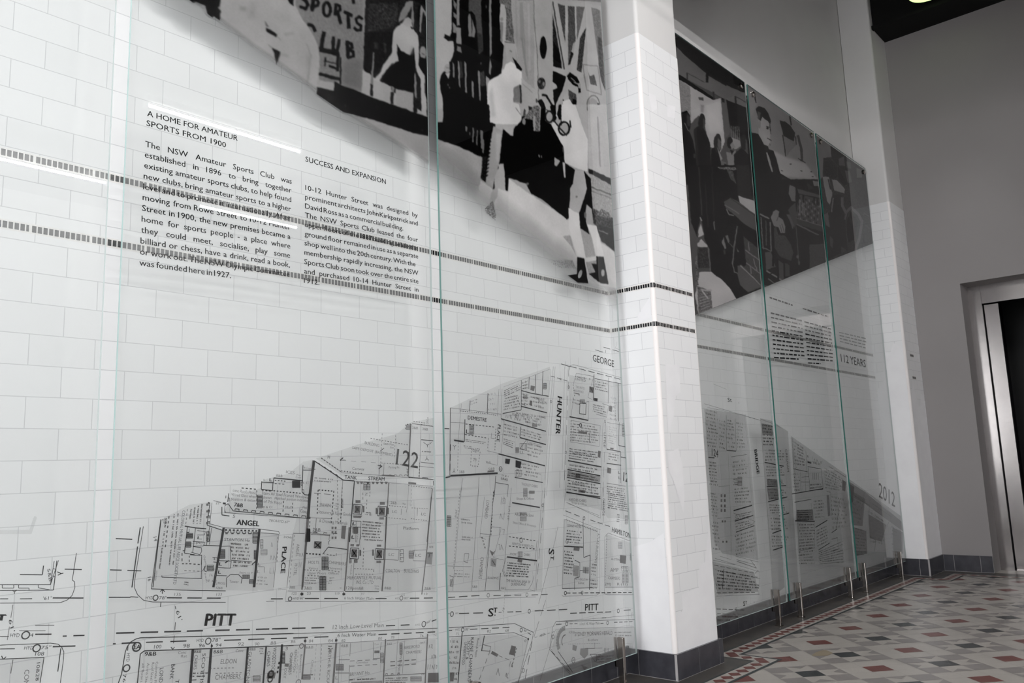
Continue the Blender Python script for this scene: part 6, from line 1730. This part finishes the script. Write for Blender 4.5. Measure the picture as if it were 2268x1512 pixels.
Y.p('474,352 540,308 622,350 812,500 835,662 700,592 490,412', 60).s('480,380 622,472', 12, 74).s('545,318 800,500', 10, 48).s('498,425 530,482 572,492', 11, 80).p('560,500 620,560 830,680 830,740 690,640', 22)
Y.s('608,598 575,830 560,980', 15, 70).s('560,980 580,1062 618,1082', 10, 74).s('615,600 585,820', 5, 40)
Y.p('450,762 470,708 496,822 480,832', 80).p('484,700 512,688 532,752 520,772', 74).e(480, 860, 12, 24, 48).s('530,770 575,822', 9, 60).p('600,820 630,860 610,860', 66)
Y.p('668,698 832,832 860,1240 640,1062 700,982', 52, 1, 3)
for t in ('690,842 845,955', '700,972 855,1092', '775,930 790,1012', '720,760 730,850', '740,1000 750,1080', '800,1010 810,1060'):
    Y.s(t, 10, 78)
Y.p('612,1000 650,988 865,1212 720,1268 640,1202 615,1102', 62).s('640,1000 860,1205', 9, 92)
Y.p('235,508 252,560 272,680 272,722 312,802 337,1062 342,1205 218,1205 200,800 215,722 200,680 225,560', 58).p('214,640 240,575 268,690 215,712', 112).p('204,782 240,728 302,790 304,812 205,808', 112).p('205,820 312,820 327,1022 210,1022', 44, 1, 6).s('315,820 332,1050', 8, 76).s('230,510 246,540', 14, 96)
Y.p('225,1062 340,1062 452,1140 542,1240 600,1340 350,1440 215,1490 180,1300 200,1200', 116).p('180,900 205,900 215,1200 185,1200', 70, 1, 12).p('200,1205 282,1228 342,1262 358,1432 218,1482', 72, 1, 10)
for k in range(5):
    Y.s(f'{225+k*4},{1330+k*28} {340-k*4},{1300+k*28}', 7, 100)
Y.s('240,1240 345,1250', 16, 104).s('250,1250 310,1330', 12, 112)
Y.frame(1640, 180, 6.3)
Y.p('60,0 1040,690 1120,1512 550,1340 150,695', 84).soft('420,950 640,1060 900,1140 1090,1380 550,1320 500,1050', 106, .8, 6).soft('90,60 200,150 230,330 150,500 110,300', 96, .6, 5)
Y.p('60,690 220,728 262,742 352,902 402,952 462,970 502,1080 552,1282 722,1382 692,1600 150,1600 100,900', 27, 1, 2)
Y.p('340,900 402,1060 455,1260 440,1270 380,1100', 92).p('330,880 380,900 400,960 360,1000', 34)
Y.p('250,540 292,495 352,515 412,600 422,702 412,852 380,905 330,882 252,742', 96).p('213,392 250,342 330,368 392,450 427,562 412,600 385,560 330,520 302,488 282,552 252,532', 33).p('235,420 285,440 262,540 240,520', 56).e(265, 600, 18, 60, 84)
Y.e(376, 652, 17, 18, 40).s('360,632 402,640', 9, 44).s('412,640 424,735', 13, 56).s('375,795 430,822', 12, 42).s('405,600 418,690', 12, 44).s('405,870 412,890', 10, 60)
Y.p('546,548 622,560 702,622 762,722 746,835 602,762', 33).p('600,770 745,835 780,880 650,1040 620,900', 76)
for t, w, tn in (('590,750 632,1045', 14, 38), ('800,760 850,940 858,1100', 34, 48), ('690,478 706,605', 22, 38), ('810,1080 905,1135', 13, 42), ('765,770 782,880', 20, 54), ('195,170 215,295', 18, 40)):
    Y.s(t, w, tn)
for cx, cy in ((580, 1250), (850, 1250), (990, 1260), (1010, 1332), (700, 1155), (1090, 1380)):
    Y.e(cx, cy, 15, 8, 50)
Y.p('570,1322 722,1392 760,1360 822,1432 952,1412 1002,1482 1092,1472 1112,1600 560,1600', 37, 1, 8)
Y.frame(1660, 400, 6.3)
Y.p('70,-20 1000,-20 1060,0 1200,150 1200,1100 835,1232 270,1462 160,1470', 30, 1, 3)
Y.p('560,58 642,92 642,292 588,282 545,180', 74).p('668,110 982,200 992,240 688,182', 58).p('680,0 760,20 800,90 700,80', 26).p('880,0 1000,20 1010,90 900,70', 80).p('800,20 900,110 820,130', 44)
Y.p('700,190 992,262 1034,642 638,522', 54)
for r_ in range(7):
    for c_ in range(7):
        x = 700 + c_ * 44 - r_ * 5 + (r_ % 2) * 14
        y = 240 + r_ * 46 + c_ * 12
        Y.e(x, y, 9, 17, 76 if (r_ + c_) % 2 else 34)
for x in (700, 740, 760):
    Y.s(f'{x},{260+(x-700)*.3} {x+4},{480}', 12, 78)
for x in (750, 900, 950):
    Y.s(f'{x},{200+(x-750)*.25} {x+3},{300+(x-750)*.2}', 26, 28)
Y.p('638,522 1034,642 1042,722 650,602', 46).s('640,600 965,760', 20, 66).s('640,518 1030,640', 8, 74)
Y.p('538,402 642,300 662,600 622,662 580,522', 54).p('515,470 560,470 620,620 600,680 560,560', 62)
Y.p('300,520 330,430 370,404 412,430 402,502 462,540 502,640 492,730 440,735 402,652 340,632', 79)
for t in ('425,620 455,722', '452,600 480,712', '400,500 380,560'):
    Y.s(t, 7, 46)
Y.p('340,660 372,640 400,752 500,772 572,882 612,1000 582,1122 420,1052 350,932', 51, 1, 3)
Y.p('218,1000 300,990 362,1200 230,1252', 60).p('380,1100 482,1160 492,1372 390,1402', 54).p('490,1150 560,1160 560,1330 500,1340', 50)
for t, w, tn in (('150,465 272,532', 20, 78), ('160,510 190,950', 14, 74), ('230,560 236,900', 15, 58), ('290,580 302,980', 18, 74), ('180,930 300,982', 14, 72), ('240,1260 455,1392', 20, 80), ('260,1372 345,1432', 15, 72), ('330,980 330,1192', 26, 24), ('390,1100 402,1402', 26, 22), ('480,1110 490,1362', 20, 22), ('250,1330 380,1250', 14, 26), ('650,640 690,1165', 14, 58), ('510,1120 560,1180', 12, 26)):
    Y.s(t, w, tn)
Y.p('838,892 1052,880 1092,1132 840,1222', 54, 1, 3).e(670, 1060, 16, 24, 66).e(690, 1150, 14, 30, 62)
Y.frame(1790, 280, 5.04)
Y.p('60,70 640,480 740,1305 230,1505', 46, 1, 5)
Y.p('62,80 245,208 262,340 170,352 162,560 130,605', 78).p('245,208 625,472 645,602 430,640 330,432 262,352', 36, 1, 6)
Y.p('340,360 400,330 412,442 340,432', 62).p('420,388 472,402 482,472 425,462', 58).p('540,460 602,490 602,572 545,572', 68).p('410,490 462,500 492,622 440,632', 62)
Y.p('330,440 432,642 402,662 340,592', 22).p('500,600 645,600 730,1302 600,1345 612,1050 560,940', 40, 1, 12)
Y.p('170,350 242,350 322,442 332,562 280,592 170,522', 36, 1, 8).p('160,560 232,560 252,680 272,742 242,872 210,832', 94).s('225,590 250,700', 12, 44).p('264,590 322,600 412,700 402,747 290,712', 96)
Y.p('278,760 362,760 402,1000 440,1380 230,1482 200,1200 180,1000 240,950', 36, 1, 4).s('280,800 260,950', 15, 76).p('168,990 222,960 242,1130 200,1102', 64).p('240,1220 280,1260 270,1360 245,1330', 56)
Y.s('380,800 380,880 420,960 480,902 560,980 602,1060 572,1250 530,1372', 30, 70).s('430,960 410,1032', 20, 66).p('430,1060 480,950 560,1060 520,1260 450,1300 430,1180', 26, 1, 6).s('460,1000 500,1100', 12, 44).s('620,960 690,1010', 12, 58).s('640,1100 700,1150', 12, 54).p('365,1340 430,1380 370,1420', 50)
Y.g = np.where(Y.g < 46, Y.g * .84, Y.g) + np.maximum(Y.g - 52, 0) * .5
Y.g += RNG.normal(0, 2.5, Y.g.shape)
raster_build(Y, G2_, 0.002, (1.0, 0.955, 0.96), 1)
